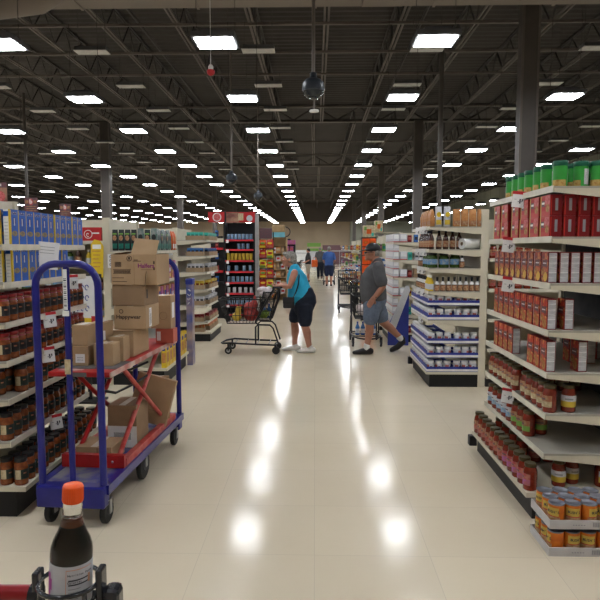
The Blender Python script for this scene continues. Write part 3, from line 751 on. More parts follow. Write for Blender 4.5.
# --- dark tower D facing the viewer
t = thing('dark_display_tower', (-1.72, 13.65, 0), 0, 'tall black shelving tower with red shelf edges and a red picture header', 'shelves')
MB().box(-.36, .36, .40, .45, 0, 2.2, 'black').build('back_panel', t)
for sx in (-.36, .32): MB().box(sx, sx+.04, 0, .45, 0, 2.42, 'black').build('side_panel', t)
MB().box(.36, .44, .0, .06, 0, 2.40, 'steel').build('metal_post', t)
h = MB(); h.box(-.70, .36, -.02, .03, 2.2, 2.43, 'red_sign'); h = h.build('header', t)
a = MB(); a.disc((-.50,2.315), .10, .10, -.022, 'white'); a.disc((-.50,2.315), .08, .08, -.023, 'pink_art'); a.box(-.30,.0,-.024,-.021,2.21,2.42,'pic_tan'); a.box(-.02,.1,-.025,-.021,2.24,2.4,'label_cream'); a.disc((.24,2.29), .07, .07, -.024, 'label_white')
a.box(-.33,-.29,-.026,-.02,2.2,2.43,'black'); a.build('picture', h)
DZ = [1.81, 1.59, 1.34, 1.09, .84, .59, .33, .1]
KINDS['blue_can'] = lambda: (lambda o: tag(o,'','can'))(MB().lathe([(.036,0),(.038,.004),(.038,.045),(.038,.125),(.034,.13)], 'label_blue', 12).build('blue_can'))
KINDS['gold_can'] = lambda: (lambda o: tag(o,'','can'))(MB().lathe([(.036,0),(.038,.004),(.038,.15),(.034,.16)], 'label_yellow', 12).build('gold_can'))
KINDS['white_can'] = lambda: (lambda o: tag(o,'','can'))(MB().lathe([(.033,0),(.036,.004),(.036,.125),(.03,.13)], 'label_white', 12).build('white_can'))
for i, z in enumerate(DZ):
    sh = MB().box(-.32, .32, 0, .40, z-.02, z, 'black').build('shelf', t); MB().box(-.32, .32, -.012, 0, z-.035, z+.006, 'tag_red').build('red_edge', sh)
    MB().box(-.30, -.24, -.015, -.0121, z-.075, z-.005, 'paper').build('price_card', sh)
    if i == 7: continue
    n = (7,3,7,4,6,5,6)[i]
    for q in range(n):
        x = -.26+.52*(q/(n-1)); k = ('blue_can','blue_can','gold_can','blue_can','blue_can','white_can','blue_can')[i]
        if i == 1: x = (-.02,.08,.19)[q]
        if i == 3: x = (-.26,-.08,.10,.24)[q]
        put(k, (-1.72+x, 13.72, z), 0, '%s on the %s shelf of the black tower, %s from left' % (k.replace('_',' '), ORD[i], ORD[q]), 'cans on the black tower')
for j in range(5):      # side clip strip with blue and red packs, left of the tower
    z = 1.95-.26*j; o = put('red_pack' if j % 2 else 'blue_pack', (-2.24, 13.72, z-.06), 0, '%s pack on the hanging strip left of the black tower, %s from top' % ('red' if j % 2 else 'blue', ORD[j]), 'packs left of the black tower')
o = MB().box(-.15, .15, 0, .30, 0, 1.75, 'black').build('side_rack', None, (-2.24, 13.62+.14, 0)); tag(o, 'narrow black side rack standing against the left of the black tower', 'rack')
for j in range(5): MB().box(-.14, .14, -.12, 0, 1.86-.26*j-.02, 1.89-.26*j-.0, 'tag_red' if j % 2 else 'black').build('ledge', o)

# --- right front unit R1
RZ = [1.973, 1.685, 1.415, 1.14, .89, .645, .405]
RY0, RY1 = 3.50, 4.74
unit('near right cream shelves holding green canisters, red boxes, jars', -1, RY0, RY1, 1.96, 1.355, RZ, 1.262, 1.305, 1.99, .165, back='grey_shirt')  # dark back panel colour stands in for shade deep inside these cream shelves
# top: canisters
for i in range(6): put('canister', (1.412, 4.40-.128*i-(.03 if i > 3 else 0), 1.973), FXN+.3*(i % 2), 'green canister with dark lid in the front row, %s from the far end' % ORD[i], 'green canisters on top right shelf')
for j in range(6):
    for i in range(3):
        if j == 0 and i > 0: continue
        put('canister', (1.425+.089*j+(.04 if j else 0), 3.58+.10*i+.02*(j % 2), 1.973), (-.5 if j == 0 else -1.75+.3*((i+j) % 3)), 'green canister on the near end of top right shelf, column %s, %s deep' % (ORD[j], ORD[i]), 'green canisters on top right shelf')
# second: red boxes two high
for i in range(6):
    for j in range(6):
        if i < 2 or j == 0 or (i == 2 and j < 3):
            for h in range(2):
                if j == 5 and h == 1: continue
                put('red_box', (1.395+.0815*j, 3.615+.178*i+(.05 if i > 3 else 0), 1.685+.1225*h), FXN+random.uniform(-.03,.03), 'red dinner box, %s layer, %s from near end, %s row, second right shelf' % ('lower' if h == 0 else 'upper', ORD[i], ORD[j]), 'red boxes on the second right shelf')
def deep(kind, ys, cols, z, x0, dx, name, place, group):
    for i, y in enumerate(ys):
        for j in cols(i):
            put(kind, (x0+dx*j, y, z), FXN+random.uniform(-.03,.03), '%s, %s from near end, %s row, %s' % (name, ORD[i], ORD[j], place), group)
deep('tall_a', [3.60+.118*i for i in range(9)], lambda i: range(8) if i < 1 else (0,1), 1.415, 1.39, .066, 'orange-red pasta mix box', 'third right shelf', 'boxes on the third right shelf')
deep('tall_b', [3.59+.118*i for i in range(9)], lambda i: (0,1) if i < 1 else ((0,5) if i == 2 else (0,)), 1.14, 1.39, .10, 'red pasta mix box', 'fourth right shelf', 'boxes on the fourth right shelf')
deep('tall_b', [3.59,3.70,3.81,4.20,4.31,4.42,4.53], lambda i: (0,) if i else (0,2), .89, 1.395, .092, 'red pasta mix box', 'fifth right shelf', 'boxes on the fifth right shelf')
for i, (x, y) in enumerate(((1.58,4.05),(1.66,3.9),(1.75,3.85),(1.88,4.0))): put('tall_b', (x, y, .89), FXN, 'red pasta mix box deep inside the fifth right shelf, %s from the aisle' % ORD[i], 'boxes on the fifth right shelf')
row('jar_c', 5, 3.56, 3.95, 1.405, .645, FXN, 'red sauce jar', 'near group, sixth right shelf', group='jars on the sixth right shelf', jit=.003)
row('jar_c', 6, 4.13, 4.66, 1.405, .645, FXN, 'red sauce jar', 'far group, sixth right shelf', group='jars on the sixth right shelf', jit=.003)
PROTO_W = [put('jar_w', (1.415+.105, 3.57, .645), R(-20), 'red sauce jar with white and yellow label, sixth right shelf near end', 'jars on the sixth right shelf')]
for i in range(5):
    for j in range(4): put('jar_c', (1.53+.09*j, 4.10+.115*i+.03*(j % 2), .645), R(-60), 'red sauce jar inside the sixth right shelf, column %s from aisle, %s deep' % (ORD[j], ORD[i]), 'jars on the sixth right shelf')
    for j in range(5):
        if i < 4: put('jar_f', (1.42+.09*j, 4.05+.16*i, .165), R(-60), 'red sauce jar inside the bottom right deck, column %s from aisle, %s deep' % (ORD[j], ORD[i]), 'jars on the bottom right deck')
for i in range(8):
    k = 'jar_g' if i < 3 else 'jar_d'
    put(k, (1.395, 3.86+.112*i, .405), FXN+random.uniform(-.2,.2), 'sauce jar with %s label on the seventh right shelf, %s from near end' % ('green' if i < 3 else 'blue', ORD[i]), 'jars on the seventh right shelf')
for i in range(2): put('jar_g', (1.485, 3.90+.11*i, .405), R(-30), 'sauce jar with green label in second row of seventh right shelf, %s one' % ORD[i], 'jars on the seventh right shelf')
for i in range(12):
    k = 'jar_e' if i < 5 else 'jar_f'
    put(k, (1.305, 3.56+.102*i, .165), FXN+random.uniform(-.3,.3), 'red sauce jar with %s label on the bottom right deck, %s from near end' % ('purple' if i < 5 else 'pinkish red', ORD[i]), 'jars on the bottom right deck')
for i, x in enumerate((1.50, 1.60, 1.76)): put('jar_w', (x, 3.62+.05*(i % 2), .165), R(-25+30*i), 'red sauce jar behind the stacked cans on the bottom deck, %s from the aisle' % ORD[i], 'jars on the bottom right deck')
# cans in two trays on the floor
for h in range(2):
    put('can_tray', (1.415, 3.205, .0+.150*h), 0, 'grey cardboard tray of bean cans, %s of two stacked before the right shelves' % ('lower' if h == 0 else 'upper'), 'stacked can trays')
    for i in range(4):
        for j in range(3):
            put('can', (1.415-.1275+.085*i, 3.205-.085+.085*j, .0055+.150*h), R((-35,15,-10,40)[(i+j*2+h) % 4]) + (R(-60) if i == 0 else 0), 'bean can in the %s tray, %s from the left, %s row from the front' % ('lower' if h == 0 else 'upper', ORD[i], ORD[j]), 'bean cans in stacked trays')
# cardboard sheet between the tray layers: the upper tray rests on the lower cans
TR = R(-24)
def rtag(y, z, label): return ptag(1.338, y, z, TR, label, .12)
rtag(4.0, 1.985, 'white price tag with red header under the canister shelf'); rtag(4.18, 1.69, 'white price tag with red header on the red box shelf')
rtag(4.16, 1.418, 'white price tag with red header on the third right shelf'); rtag(4.10, .652, 'white price tag with red header under the sixth right shelf')

# --- right second unit R2
R2Z = [1.865, 1.606, 1.39, 1.122, .79]
X2F, X2B = 1.305, 1.95
unit('second cream shelves on the right with blue and white display trays below', -1, 6.94, 8.14, X2B, X2F, R2Z, 1.30, 1.34, 2.06, .18, group='end shelves along the aisle')
body('long shelf run going right behind the second right unit', -1, 2.0, 8, 6.94, 8.14, 1.97)
for i in range(3): put('orange_bag', (1.35, 7.25+.11*i, 1.865), FXN, 'tan orange bag facing the aisle on the second right unit, %s from near end' % ORD[i], 'bags on the second right unit')
for i in range(2): put('white_bag', (1.42+.10*i, 7.01, 1.865), 0, 'white and yellow bag on top of the second right unit, %s one' % ('left' if i == 0 else 'right'), 'bags on the second right unit')
for i in range(4): put('orange_bag', (1.625+.092*i, 7.0, 1.865), 0, 'tan orange bag on top of the second right unit, %s right of the white bags' % ORD[i], 'bags on the second right unit')
for i in range(3): put('orange_bag', (1.35, 7.02+.09*(i-.0), 1.865) if i < 2 else (1.35,7.6,1.865), FXN, 'tan orange bag at the front corner of the second right unit, %s' % ORD[i], 'bags on the second right unit')
for i in range(7): put('sauce_bottle', (1.345+.0*i, 7.02+.105*i, 1.606), FXN, 'dark brown sauce bottle facing the aisle on the second right unit, %s' % ORD[i], 'sauce bottles on the second right unit')
for i in range(4): put('sauce_bottle', (1.44+.078*i, 7.05, 1.606), 0, 'dark brown sauce bottle on the near end of the second right unit, %s from left' % ORD[i], 'sauce bottles on the second right unit')
rp = thing('paper_towel_roll', (1.80, 7.03, 1.606+.062), R(28), 'white paper towel roll lying on the sauce bottle shelf', 'paper towel')
a = MB(); n = 20
for r0, x0, x1 in ((.062,-.13,.13),): a.add([(x, r0*math.cos(2*PI*i/n), r0*math.sin(2*PI*i/n)) for x in (x0,x1) for i in range(n)], [(i,(i+1)%n,n+(i+1)%n,n+i) for i in range(n)], 'white', True)
for x in (-.13,.13): a.add([(x, r*math.cos(2*PI*i/n), r*math.sin(2*PI*i/n)) for r in (.062,.022) for i in range(n)], [(i,(i+1)%n,n+(i+1)%n,n+i) for i in range(n)], 'white')
a.build('paper', rp)
a = MB(); a.add([(x, .022*math.cos(2*PI*i/n), .022*math.sin(2*PI*i/n)) for x in (-.13,.13) for i in range(n)], [(i,(i+1)%n,n+(i+1)%n,n+i) for i in range(n)], 'carton_dark', True); a.build('cardboard_core', rp, fixn=False)
for i in range(3): put('green_jar', (1.37+.0*i, 7.06+.14*i, 1.39), FXN, 'green pickle jar with blue label facing the aisle, %s from near end' % ORD[i], 'green jars on the second right unit')
for i in range(2): put('green_jar', (1.50+.13*i, 7.05, 1.39), 0, 'green pickle jar with blue label on the near end, %s from left' % ORD[i+1], 'green jars on the second right unit')
for i in range(3): put('dressing', (1.70, 7.0, 1.39) if i == 0 else (1.345, 7.5+.1*i, 1.39), 0, 'small tan bottle on the green jar shelf of the second right unit, %s' % ORD[i], 'small bottles on the second right unit')
for i in range(3): put('yellow_bottle', (1.345, 7.0+.085*i, 1.122), FXN, 'yellow bottle at the front corner of the fourth shelf, second right unit, %s' % ORD[i], 'small bottles on the second right unit')
for i in range(8): put('dressing', (1.415+.0665*i, 6.985, 1.122), 0, 'small tan bottle with black cap on the second right unit, %s from left' % ORD[i], 'small bottles on the second right unit')
for i in range(6): put('dressing', (1.345, 7.28+.11*i, 1.122), FXN, 'small tan bottle facing the aisle on the second right unit, %s from near end' % ORD[i], 'small bottles on the second right unit')
for q, z in enumerate((.18, .347, .514, .79, .957)):
    nm = ('bottom','second lowest','third lowest','second highest','highest')[q]
    for (x, yy, w) in ((1.4575,7.145,'near front'),(1.7595,7.145,'near back'),(1.4575,7.547,'middle front'),(1.4575,7.949,'far front')):
        put('blue_tray', (x, yy, z), 0, 'blue and white cardboard tray of jars, %s of the %s tier' % (w, nm), 'blue and white trays on the second right unit')
    for i in range(6):
        put('small_jar', (1.3625+.095*i+(.017 if i > 2 else 0), 7.0, z+.0065), random.choice((0,.4,-.5,1.2)), 'white-lidded spread jar at the near end of %s tier, %s from left' % (nm, ORD[i]), 'jars in blue and white trays')
    for i in range(11):
        y = 7.098+.098*i+(.012 if i > 2 else 0)+(.01 if i > 6 else 0)
        put('small_jar', (1.3625, y, z+.0065), FXN+.3*(i % 3), 'white-lidded spread jar facing the aisle in %s tier, %s from near end' % (nm, ORD[i]), 'jars in blue and white trays')
for i, (y, z) in enumerate(((7.15,1.875),(7.35,1.875),(7.6,1.875),(7.15,1.612),(7.35,1.612),(7.6,1.612),(7.2,1.395),(7.45,1.395),(7.2,1.13),(7.5,1.13),(7.3,.80))):
    ptag(1.29, y, z, R(-15), 'small price tag on the front of second right unit, %s shelf, %s from near end' % (ORD[(0,0,0,1,1,1,2,2,3,3,4)[i]], ORD[(0,1,2,0,1,2,0,1,0,1,0)[i]]), 0, 'plain_tag')
# goods of the long run seen through the gap between the first two right units
for i in range(6):
    for z in (1.15, 1.5): put('jar_f', (2.06+.1*i, 7.02, z), 0, 'orange sauce jar, %s shelf of the right long run, %s from the cream post' % ('fourth' if z < 1.3 else 'top', ORD[i]), 'jars on the right long run')

# --- right third unit R3
R3Z = [1.72, 1.42, 1.12, .80, .48]
unit('third cream shelves on the right with white and red cartons, behind the man', -1, 10.3, 11.5, 1.95, 1.33, R3Z, 1.27, 1.30, 1.97, .16)
KINDS['case_box'] = k_plain('brown_carton', 'box', 'carton_dark', 'carton', .10, .12, .20)
KINDS['white_carton'] = k_plain('white_carton', 'box', 'label_white', [('red_edge',0,1,.0,.10),('paper',.1,.9,.4,.9)], .125, .10, .14)
for z in R3Z+[.16]:
    li = (R3Z+[.16]).index(z)
    for i in range(8):
        for h in range(2 if z != 1.72 else 1):
            put('white_carton', (1.385, 10.38+.14*i, z+.1405*h), FXN, 'white carton with red edge facing the aisle, third right unit, %s shelf, %s along, %s' % (ORD[li], ORD[i], 'upper' if h else 'lower'), 'cartons on the third right unit')
            put('white_carton', (1.46+.0+.0*i, 10.52+.135*i, z+.1255*h), FXN, 'white carton in the second row, third right unit, %s shelf, %s along, %s' % (ORD[li], ORD[i], 'upper' if h else 'lower'), 'cartons on the third right unit') if False else None
    if li == 0: continue
    for i, k in enumerate(('white_carton', ('gold_pack','teal_pack','red_pack')[li % 3], ('case_box','grey_pack')[li % 2], ('case_box','gold_pack')[li % 2])):
        put(k, (1.515+.11*i, 10.36, z), 0, '%s on the near end of third right unit, %s shelf, %s from left' % ({'case_box':'brown carton'}.get(k, k.replace('_',' ')), ORD[li], ORD[i]), 'cartons on the third right unit')
for i, k in enumerate(('orange_pack','white_carton','red_pack','blue_pack','orange_pack')): put(k, (1.40+.11*i, 10.40, 1.72+ (.126 if i == 0 else 0)), 0 if i else FXN, '%s on top of the third right unit, %s from left' % (k.replace('_',' '), ORD[i]), 'packs on top of the third right unit') if i else None
# leaning white and blue standee before unit R3
st = thing('blue_standee', (1.42, 9.98, 0), 0, 'blue and white cardboard standee at the floor behind the man', 'standee')
MB().prism([(-.20,0),(.14,0),(.14,.95),(.10,.95),(-.20,.33)], 'y', -.02, .02, 'blue_tray').build('blue_panel', st)
MB().prism([(-.20,.30),(-.08,.27),(.16,.93),(.13,1.0),(.08,1.0)], 'y', -.035, -.021, 'label_white').build('white_panel', st)
MB().box(-.18, .13, .02, .22, 0, .02, 'blue_tray').build('foot', st)

# ------------------------------------------------------------------ stock cart with cartons
cart = thing('stock_cart', (-1.365,4.14,0), R(-3.5), 'blue stocking cart with tall hoop handles and a red folding table', 'cart')
def CP(lx, ly, z): c, s = math.cos(R(-3.5)), math.sin(R(-3.5)); return (-1.365+lx*c-ly*s, 4.14+lx*s+ly*c, z)
m = MB(); m.box(-.20, .20, -.74, .74, .225, .24, 'blue_worn'); b0 = m.build('base_deck', cart)
m = MB()
for s in (-1, 1): m.box(s*.20-.02, s*.20+.02, -.78, .78, .19, .245, 'blue_cart')
for s in (-1, 1): m.cbox(-.205, .205, s*.76-.06, s*.76+.03, .115, .245, 'blue_cart', .012)
m.build('base_frame', cart)
def hoop(y, cen):
    pts = [(-.185,y,.24),(-.185,y,1.40)]+[(-.185+.12-.12*math.cos(a), y, 1.40+.13*math.sin(a)) for a in [k*PI/12 for k in range(1,7)]]
    pts += [(.185-.12+.12*math.sin(a), y, 1.40+.13*math.cos(a)) for a in [k*PI/12 for k in range(0,6)]]+[(.185,y,1.40),(.185,y,.24)]
    h = MB().tube(pts, .021, 'blue_cart', 12).build('hoop_handle', cart)
    if cen:
        MB().tube([(.0,y,.24),(.0,y,1.52)], .018, 'blue_cart', 12).build('centre_post', h)
        k = MB(); k.box(-.012,.012,y-.0205,y-.0185,1.27,1.50,'paper')
        for q in range(14): k.box(-.008,.008,y-.0212,y-.0204,1.29+q*.012,1.29+q*.012+(.003 if q % 3 else .007),'ink')
        k.build('barcode_sticker', h); MB().box(-.019,.019,y-.023,y-.018,1.235,1.265,'white').build('white_tape', h); MB().box(-.016,.018,y-.022,y-.018,.90,.985,'label_cream').build('tape_scrap', h)
hoop(-.77, True); hoop(.77, False)
# red table, braces, lower frame
m = MB(); m.cbox(-.19, .19, -.66, .70, .855, .885, 'red_cart', .006); tb = m.build('table_top', cart)
m = MB(); m.box(-.19, .19, -.56, -.30, .8853, .8865, 'grey_stripe'); m.box(-.06, .05, -.662, -.6605, .857, .883, 'grey_stripe'); m.build('grey_band', tb)
MB().box(-.15,.0,-.62,-.57,.8853,.8866,'strip_pale').build('worn_patch', tb)
MB().box(.1905, .198, -.655, .695, .853, .884, 'strip_pale').build('pale_edge', tb)
for s in (-1, 1):
    x = s*.172
    MB().tube([(x,-.40,.855),(x,.42,.29)], .016, 'red_worn' if s > 0 else 'red_cart', 6).build('cross_brace', cart)
    MB().tube([(x-s*.0335,.40,.855),(x-s*.0335,-.42,.29)], .016, 'red_worn' if s > 0 else 'red_cart', 6).build('cross_brace', cart)
    MB().box(s*.185-.02, s*.185+.02, -.46, .60, .245, .292, 'red_worn').build('lower_rail', cart)
m = MB(); m.box(-.20, .205, -.505, -.465, .245, .325, 'red_cart'); lb = m.build('toe_board', cart)
MB().lathe([(.008,0),(.008,.003),(0,.004)],'steel',8).build('bolt', lb, (0,0,0)).matrix_local = Matrix.Translation((.13,-.505,.285)) @ Matrix.Rotation(PI/2,4,'X')
MB().lathe([(.008,0),(.008,.003),(0,.004)],'steel',8).build('bolt', lb).matrix_local = Matrix.Translation((-.13,-.505,.285)) @ Matrix.Rotation(PI/2,4,'X')
def wheel_x(m, x, y, z, r, w, k):
    n = 18; vs = []; pr = [(r*.9,-w/2),(r,-w/3),(r,w/3),(r*.9,w/2)]
    for rr, dx in pr: vs += [(x+dx, y+rr*math.cos(2*PI*i/n), z+rr*math.sin(2*PI*i/n)) for i in range(n)]
    m.add(vs, [(j*n+i, j*n+(i+1)%n, (j+1)*n+(i+1)%n, (j+1)*n+i) for j in range(3) for i in range(n)], k, True)
    m.add(vs[:n], [list(range(n))], k); m.add(vs[-n:], [list(range(n))], k); return m
for (x, y, r) in ((-.15,-.74,.07),(.18,-.73,.07),(-.15,.68,.07),(.165,.68,.07),(-.16,-.05,.10),(.16,-.05,.10)):
    c = wheel_x(MB(), x, y, r, r, .034, 'rubber').build('caster_wheel', cart)
    hub = wheel_x(MB(), x, y, r, r*.45, .042, 'grey_shirt').build('hub', c)
    f = MB(); zt = .12 if abs(y) > .5 else .20
    for s in (-1,1): f.box(x+s*.026-.003, x+s*.026+.003, y-.018, y+.018, r-.01, max(zt, 2*r+.006), 'steel')
    f.box(x-.029, x+.029, y-.03, y+.03, max(zt, 2*r+.006)-.004, max(zt, 2*r+.006), 'steel')
    f.build('fork', c)

def carton(name, w, d, h, lx, ly, z, rz, label, art=(), col='carton', flaps=False):
    m = MB(); p = CP(lx, ly, z); ang = R(-3.5)+rz
    if flaps:
        t = .006
        m.box(-w/2, w/2, -d/2, -d/2+t, 0, h, col); m.box(-w/2, w/2, d/2-t, d/2, 0, h, col); m.box(-w/2, -w/2+t, -d/2+t, d/2-t, 0, h, col); m.box(w/2-t, w/2, -d/2+t, d/2-t, 0, h, col); m.box(-w/2+t, w/2-t, -d/2+t, d/2-t, 0, t, 'carton_dark')
    else: m.cbox(-w/2, w/2, -d/2, d/2, 0, h, col, .004)
    o = m.build(name, None, p, ang); tag(o, label, 'box', 'cartons on the stock cart')
    if not flaps: MB().box(-.022, .022, -d/2+.004, d/2-.004, h, h+.0008, 'tape').build('packing_tape', o)
    if art:
        a = MB(); y = -d/2-.001
        for it in art:
            if it[0] == 'q': a.box(it[1], it[2], y, y+.0008, it[3], it[4], it[5])
            elif it[0] == 't': a.text(it[1], it[2], at(it[3], y, it[4]), it[5])
            elif it[0] == 'bars':
                x = it[1]
                while x < it[2]: a.box(x, x+.0022, y-.0003, y+.0008, it[3], it[4], it[5]); x += .0045
            elif it[0] == 'ring': a.tube([(it[1]+it[3]*math.cos(u), y, it[2]+it[3]*math.sin(u)) for u in [2*PI*k/14 for k in range(14)]], .002, it[4], 4, closed=True)
            elif it[0] == 'side': a.box(w/2, w/2+.001, it[1], it[2], it[3], it[4], it[5])
        a.build('printing', o)
    return o
z0 = .886
carton('carton', .285, .30, .18, .01, -.0, z0, 0, 'brown carton at the bottom of the tall stack on the red table', [('ring',-.10,.10,.016,'carton_ink'),('q',-.12,.02,.06,.067,'carton_ink'),('q',-.1425,.1425,.174,.178,'carton_dark')])
carton('carton', .222, .30, .158, .112, .04, z0+.182, .02, 'brown carton marked Happywear in the middle of the tall stack', [('t','Happywear',.037,-.010,.085,'carton_ink'),('ring',-.06,.123,.013,'carton_ink'),('side',-.08,-.03,.01,.14,'paper'),('side',-.07,-.06,.02,.13,'ink'),('side',-.05,-.04,.03,.10,'ink')])
carton('carton', .225, .29, .142, .107, .04, z0+.342, -.02, 'plain darker brown carton in the tall stack just under the open top box', [('side',-.10,-.08,.05,.11,'ink')], col='carton_dark')
tb = carton('open_carton', .315, .28, .205, .150, .03, z0+.486, 0, 'open flapped brown carton with purple lettering on top of the stack',
  [('bars',-.13,-.085,.12,.155,'carton_ink'),('q',-.145,-.02,.075,.078,'carton_ink'),('q',-.145,-.02,.103,.106,'carton_ink'),('bars',-.14,-.025,.08,.10,'carton_ink'),('ring',-.03,.178,.017,'carton_ink'),('q',-.037,-.025,.17,.188,'carton_ink'),
   ('t','Halfers',.040,.085,.128,'purple_ink'),('q',.05,.13,.10,.105,'carton_dark'),('q',-.15,-.07,.045,.049,'carton_ink'),('q',-.15,-.05,.02,.024,'carton_ink'),('q',.0,.03,.165,.17,'carton_ink'),('q',-.005,.05,.158,.162,'carton_ink'),
   ('q',.135,.145,.14,.16,'carton_ink'),('q',.135,.145,.10,.12,'carton_ink'),('q',.001,.003,0,.20,'carton_dark')], flaps=True)
m = MB(); m.add([(-.02,-.138,.205),(.157,-.138,.205),(.165,-.10,.30),(.0,-.10,.315)], [(0,1,2,3)], 'carton'); m.add([(-.02,-.134,.205),(.157,-.134,.205),(.165,-.096,.30),(.0,-.096,.315)], [(3,2,1,0)], 'carton'); m.build('flap', tb)
m = MB(); m.add([(-.157,-.14,.205),(-.157,.14,.205),(-.05,.14,.222),(-.05,-.14,.218)], [(0,1,2,3)], 'carton'); m.add([(-.157,-.14,.209),(-.157,.14,.209),(-.05,.14,.226),(-.05,-.14,.222)], [(0,1,2,3)], 'carton'); m.build('flap', tb)
m = MB(); m.add([(.08,-.144,-.01),(.115,-.25,.0),(.115,-.25,.07),(.09,-.144,.10)], [(0,1,2,3)], 'carton'); m.add([(.083,-.144,-.01),(.119,-.25,.0),(.119,-.25,.07),(.093,-.144,.10)], [(0,1,2,3)], 'carton'); m.build('torn_flap', tb)
carton('small_carton', .10, .14, .125, -.07, -.41, z0, 0, 'small brown carton with white label at the near left of the table, lower', [('q',-.03,.03,.02,.075,'paper'),('q',-.02,.02,.035,.04,'grey_ink'),('q',-.02,.02,.05,.055,'grey_ink')])
carton('small_carton', .10, .14, .130, -.07, -.41, z0+.127, .02, 'plain small brown carton stacked on the labelled one', [])
carton('small_carton', .125, .12, .140, .075, -.41, z0, 0, 'small brown carton standing at the near right of the red table', [])
carton('small_carton', .10, .11, .160, .095, -.26, z0, 0, 'small brown carton tucked between near right carton and tall stack', [])
carton('small_carton', .10, .12, .255, -.02, -.25, z0, 0, 'taller brown carton with a white label behind the small stacked pair', [('q',.0,.045,.14,.20,'paper')])
carton('pink_carton', .14, .11, .112, .175, .50, z0, 0, 'salmon pink carton with white label at the far right corner of table', [('q',-.06,-.03,.02,.09,'paper')], col='pink_box')
carton('carton', .16, .12, .255, .15, .50, z0+.114, 0, 'tall brown carton standing on the salmon pink carton', [('side',-.03,.03,.08,.2,'paper'),('ring',.02,.10,.03,'carton_dark')])
# lower tier
zl = .241
carton('flat_carton', .24, .22, .105, -.03, -.31, zl, 0, 'flat brown carton with barcode tape lying on the lower deck', [('q',.02,.035,.02,.10,'carton_dark')])
wc = carton('half_white_carton', .205, .24, .30, .045, .0, zl, 0, 'brown carton with a white barcode sleeve on the lower deck', [('q',-.103,.103,.005,.155,'paper'),('bars',-.06,.06,.06,.11,'ink'),('q',-.08,-.01,.045,.05,'grey_ink')], col='carton_dark')
oc = carton('tilted_carton', .30, .05, .36, .06, .33, zl+.055, 0, 'flattened brown carton leaning at a tilt under the red table', [('q',-.10,.08,.1,.103,'carton_dark')])
oc.rotation_euler = (R(-6), R(14), R(-3.5))
oc2 = carton('flattened_carton', .12, .03, .38, .145, .44, zl+.008, .3, 'pale flattened carton standing upright behind the tilted one', [])
o = MB().tube([CP(.04+.0*i, -.42+.12*i, .80-.03*math.sin(i*1.1)) for i in range(3)]+[CP(.11,-.1,.79),CP(.15,.12,.80)], .009, 'black', 6).build('bungee_cord'); tag(o, 'black rubber strap sagging under the red table, upper', 'strap')
o = MB().tube([CP(.02,-.42,.72), CP(.08,-.3,.675), CP(.13,-.1,.69), CP(.15,.1,.705)], .009, 'black', 6).build('bungee_cord'); tag(o, 'black rubber strap sagging under the red table, lower', 'strap')

# ------------------------------------------------------------------ soy sauce bottle and the near shopping cart
BX, BY, BZ0 = -.431, 1.0, .9985
s = thing('soy_sauce_bottle', (BX,BY,BZ0), 0, 'soy sauce bottle with orange cap standing in the black cup ring', 'bottle')
gp = [(.0,.0),(.030,.001),(.034,.006),(.0352,.014),(.0357,.085),(.0356,.098),(.0344,.109),(.0305,.121),(.0243,.134),(.0196,.147),(.0172,.160),(.0163,.175),(.0160,.188)]
MB().lathe(gp, 'glass', 32, cap=False).build('glass_body', s)
lp = [(0,.003),(.029,.003),(.0332,.007),(.0346,.015),(.0352,.085),(.0351,.0977),(.0339,.1085),(.0300,.1205),(.0238,.1335),(.0210,.1405)]
MB().lathe(lp+[(.0190,.146)], 'soy', 32, cap=False).build('soy_sauce', s)
MB().lathe([(.0190,.146),(.0170,.157),(.0160,.158),(0,.1582)], 'soy_edge', 32, cap=False).build('sauce_surface', s)
m = MB(); m.lathe([(.0168,.187),(.0174,.1885),(.0170,.214),(.0160,.2165),(0,.2172)], 'cap_orange', 32, cap=False)
for i in range(32):
    a = 2*PI*i/32; m.tube([(.0172*math.cos(a),.0172*math.sin(a),.190),(.0168*math.cos(a),.0168*math.sin(a),.213)], .0009, 'cap_orange', 4)
m.build('cap', s); s.rotation_euler = (0, R(3.2), 0); s.location.z -= .004
a = MB(); rr = .0361; a.lathe([(rr,.010),(rr,.086)], 'label_grey', 40, cap=False); pl = a.build('paper_label', s)
a = MB()
def curved(a0, a1, z0, z1, k, r=.0364): a.lathe([(r,z0),(r,z1)], k, 8, cap=False, a0=R(a0), a1=R(a1))
curved(-150,-133,.030,.070,'magenta'); curved(-140,-126,.040,.060,'magenta'); curved(-150,-138,.010,.030,'peach')
curved(-82,-80.5,.012,.080,'peach',.0365); curved(-82,-8,.079,.0803,'peach',.0365)
curved(-75,-16,.060,.0625,'ink',.0366); curved(-75,-16,.052,.0545,'ink',.0366)
for q in range(4): curved(-75,-43-6*(q % 2),.045-.006*q,.0465-.006*q,'grey_ink',.0366)
curved(-20,-12,.05,.066,'peach',.0367)
tx = 'Nutrition Facts'
for i, ch in enumerate(tx):
    an = R(-75+i*4.7); r = .0367
    a.text(ch, .0052, Matrix.Translation((r*math.cos(an), r*math.sin(an), .0705)) @ Matrix.Rotation(an+PI/2,4,'Z') @ FRONT, 'ink', .0001)
for i, ch in enumerate('Calories'):
    an = R(-75+i*4.7); r = .0367
    a.text(ch, .0050, Matrix.Translation((r*math.cos(an), r*math.sin(an), .0575)) @ Matrix.Rotation(an+PI/2,4,'Z') @ FRONT, 'ink', .0001)
a.build('nutrition_print', pl)
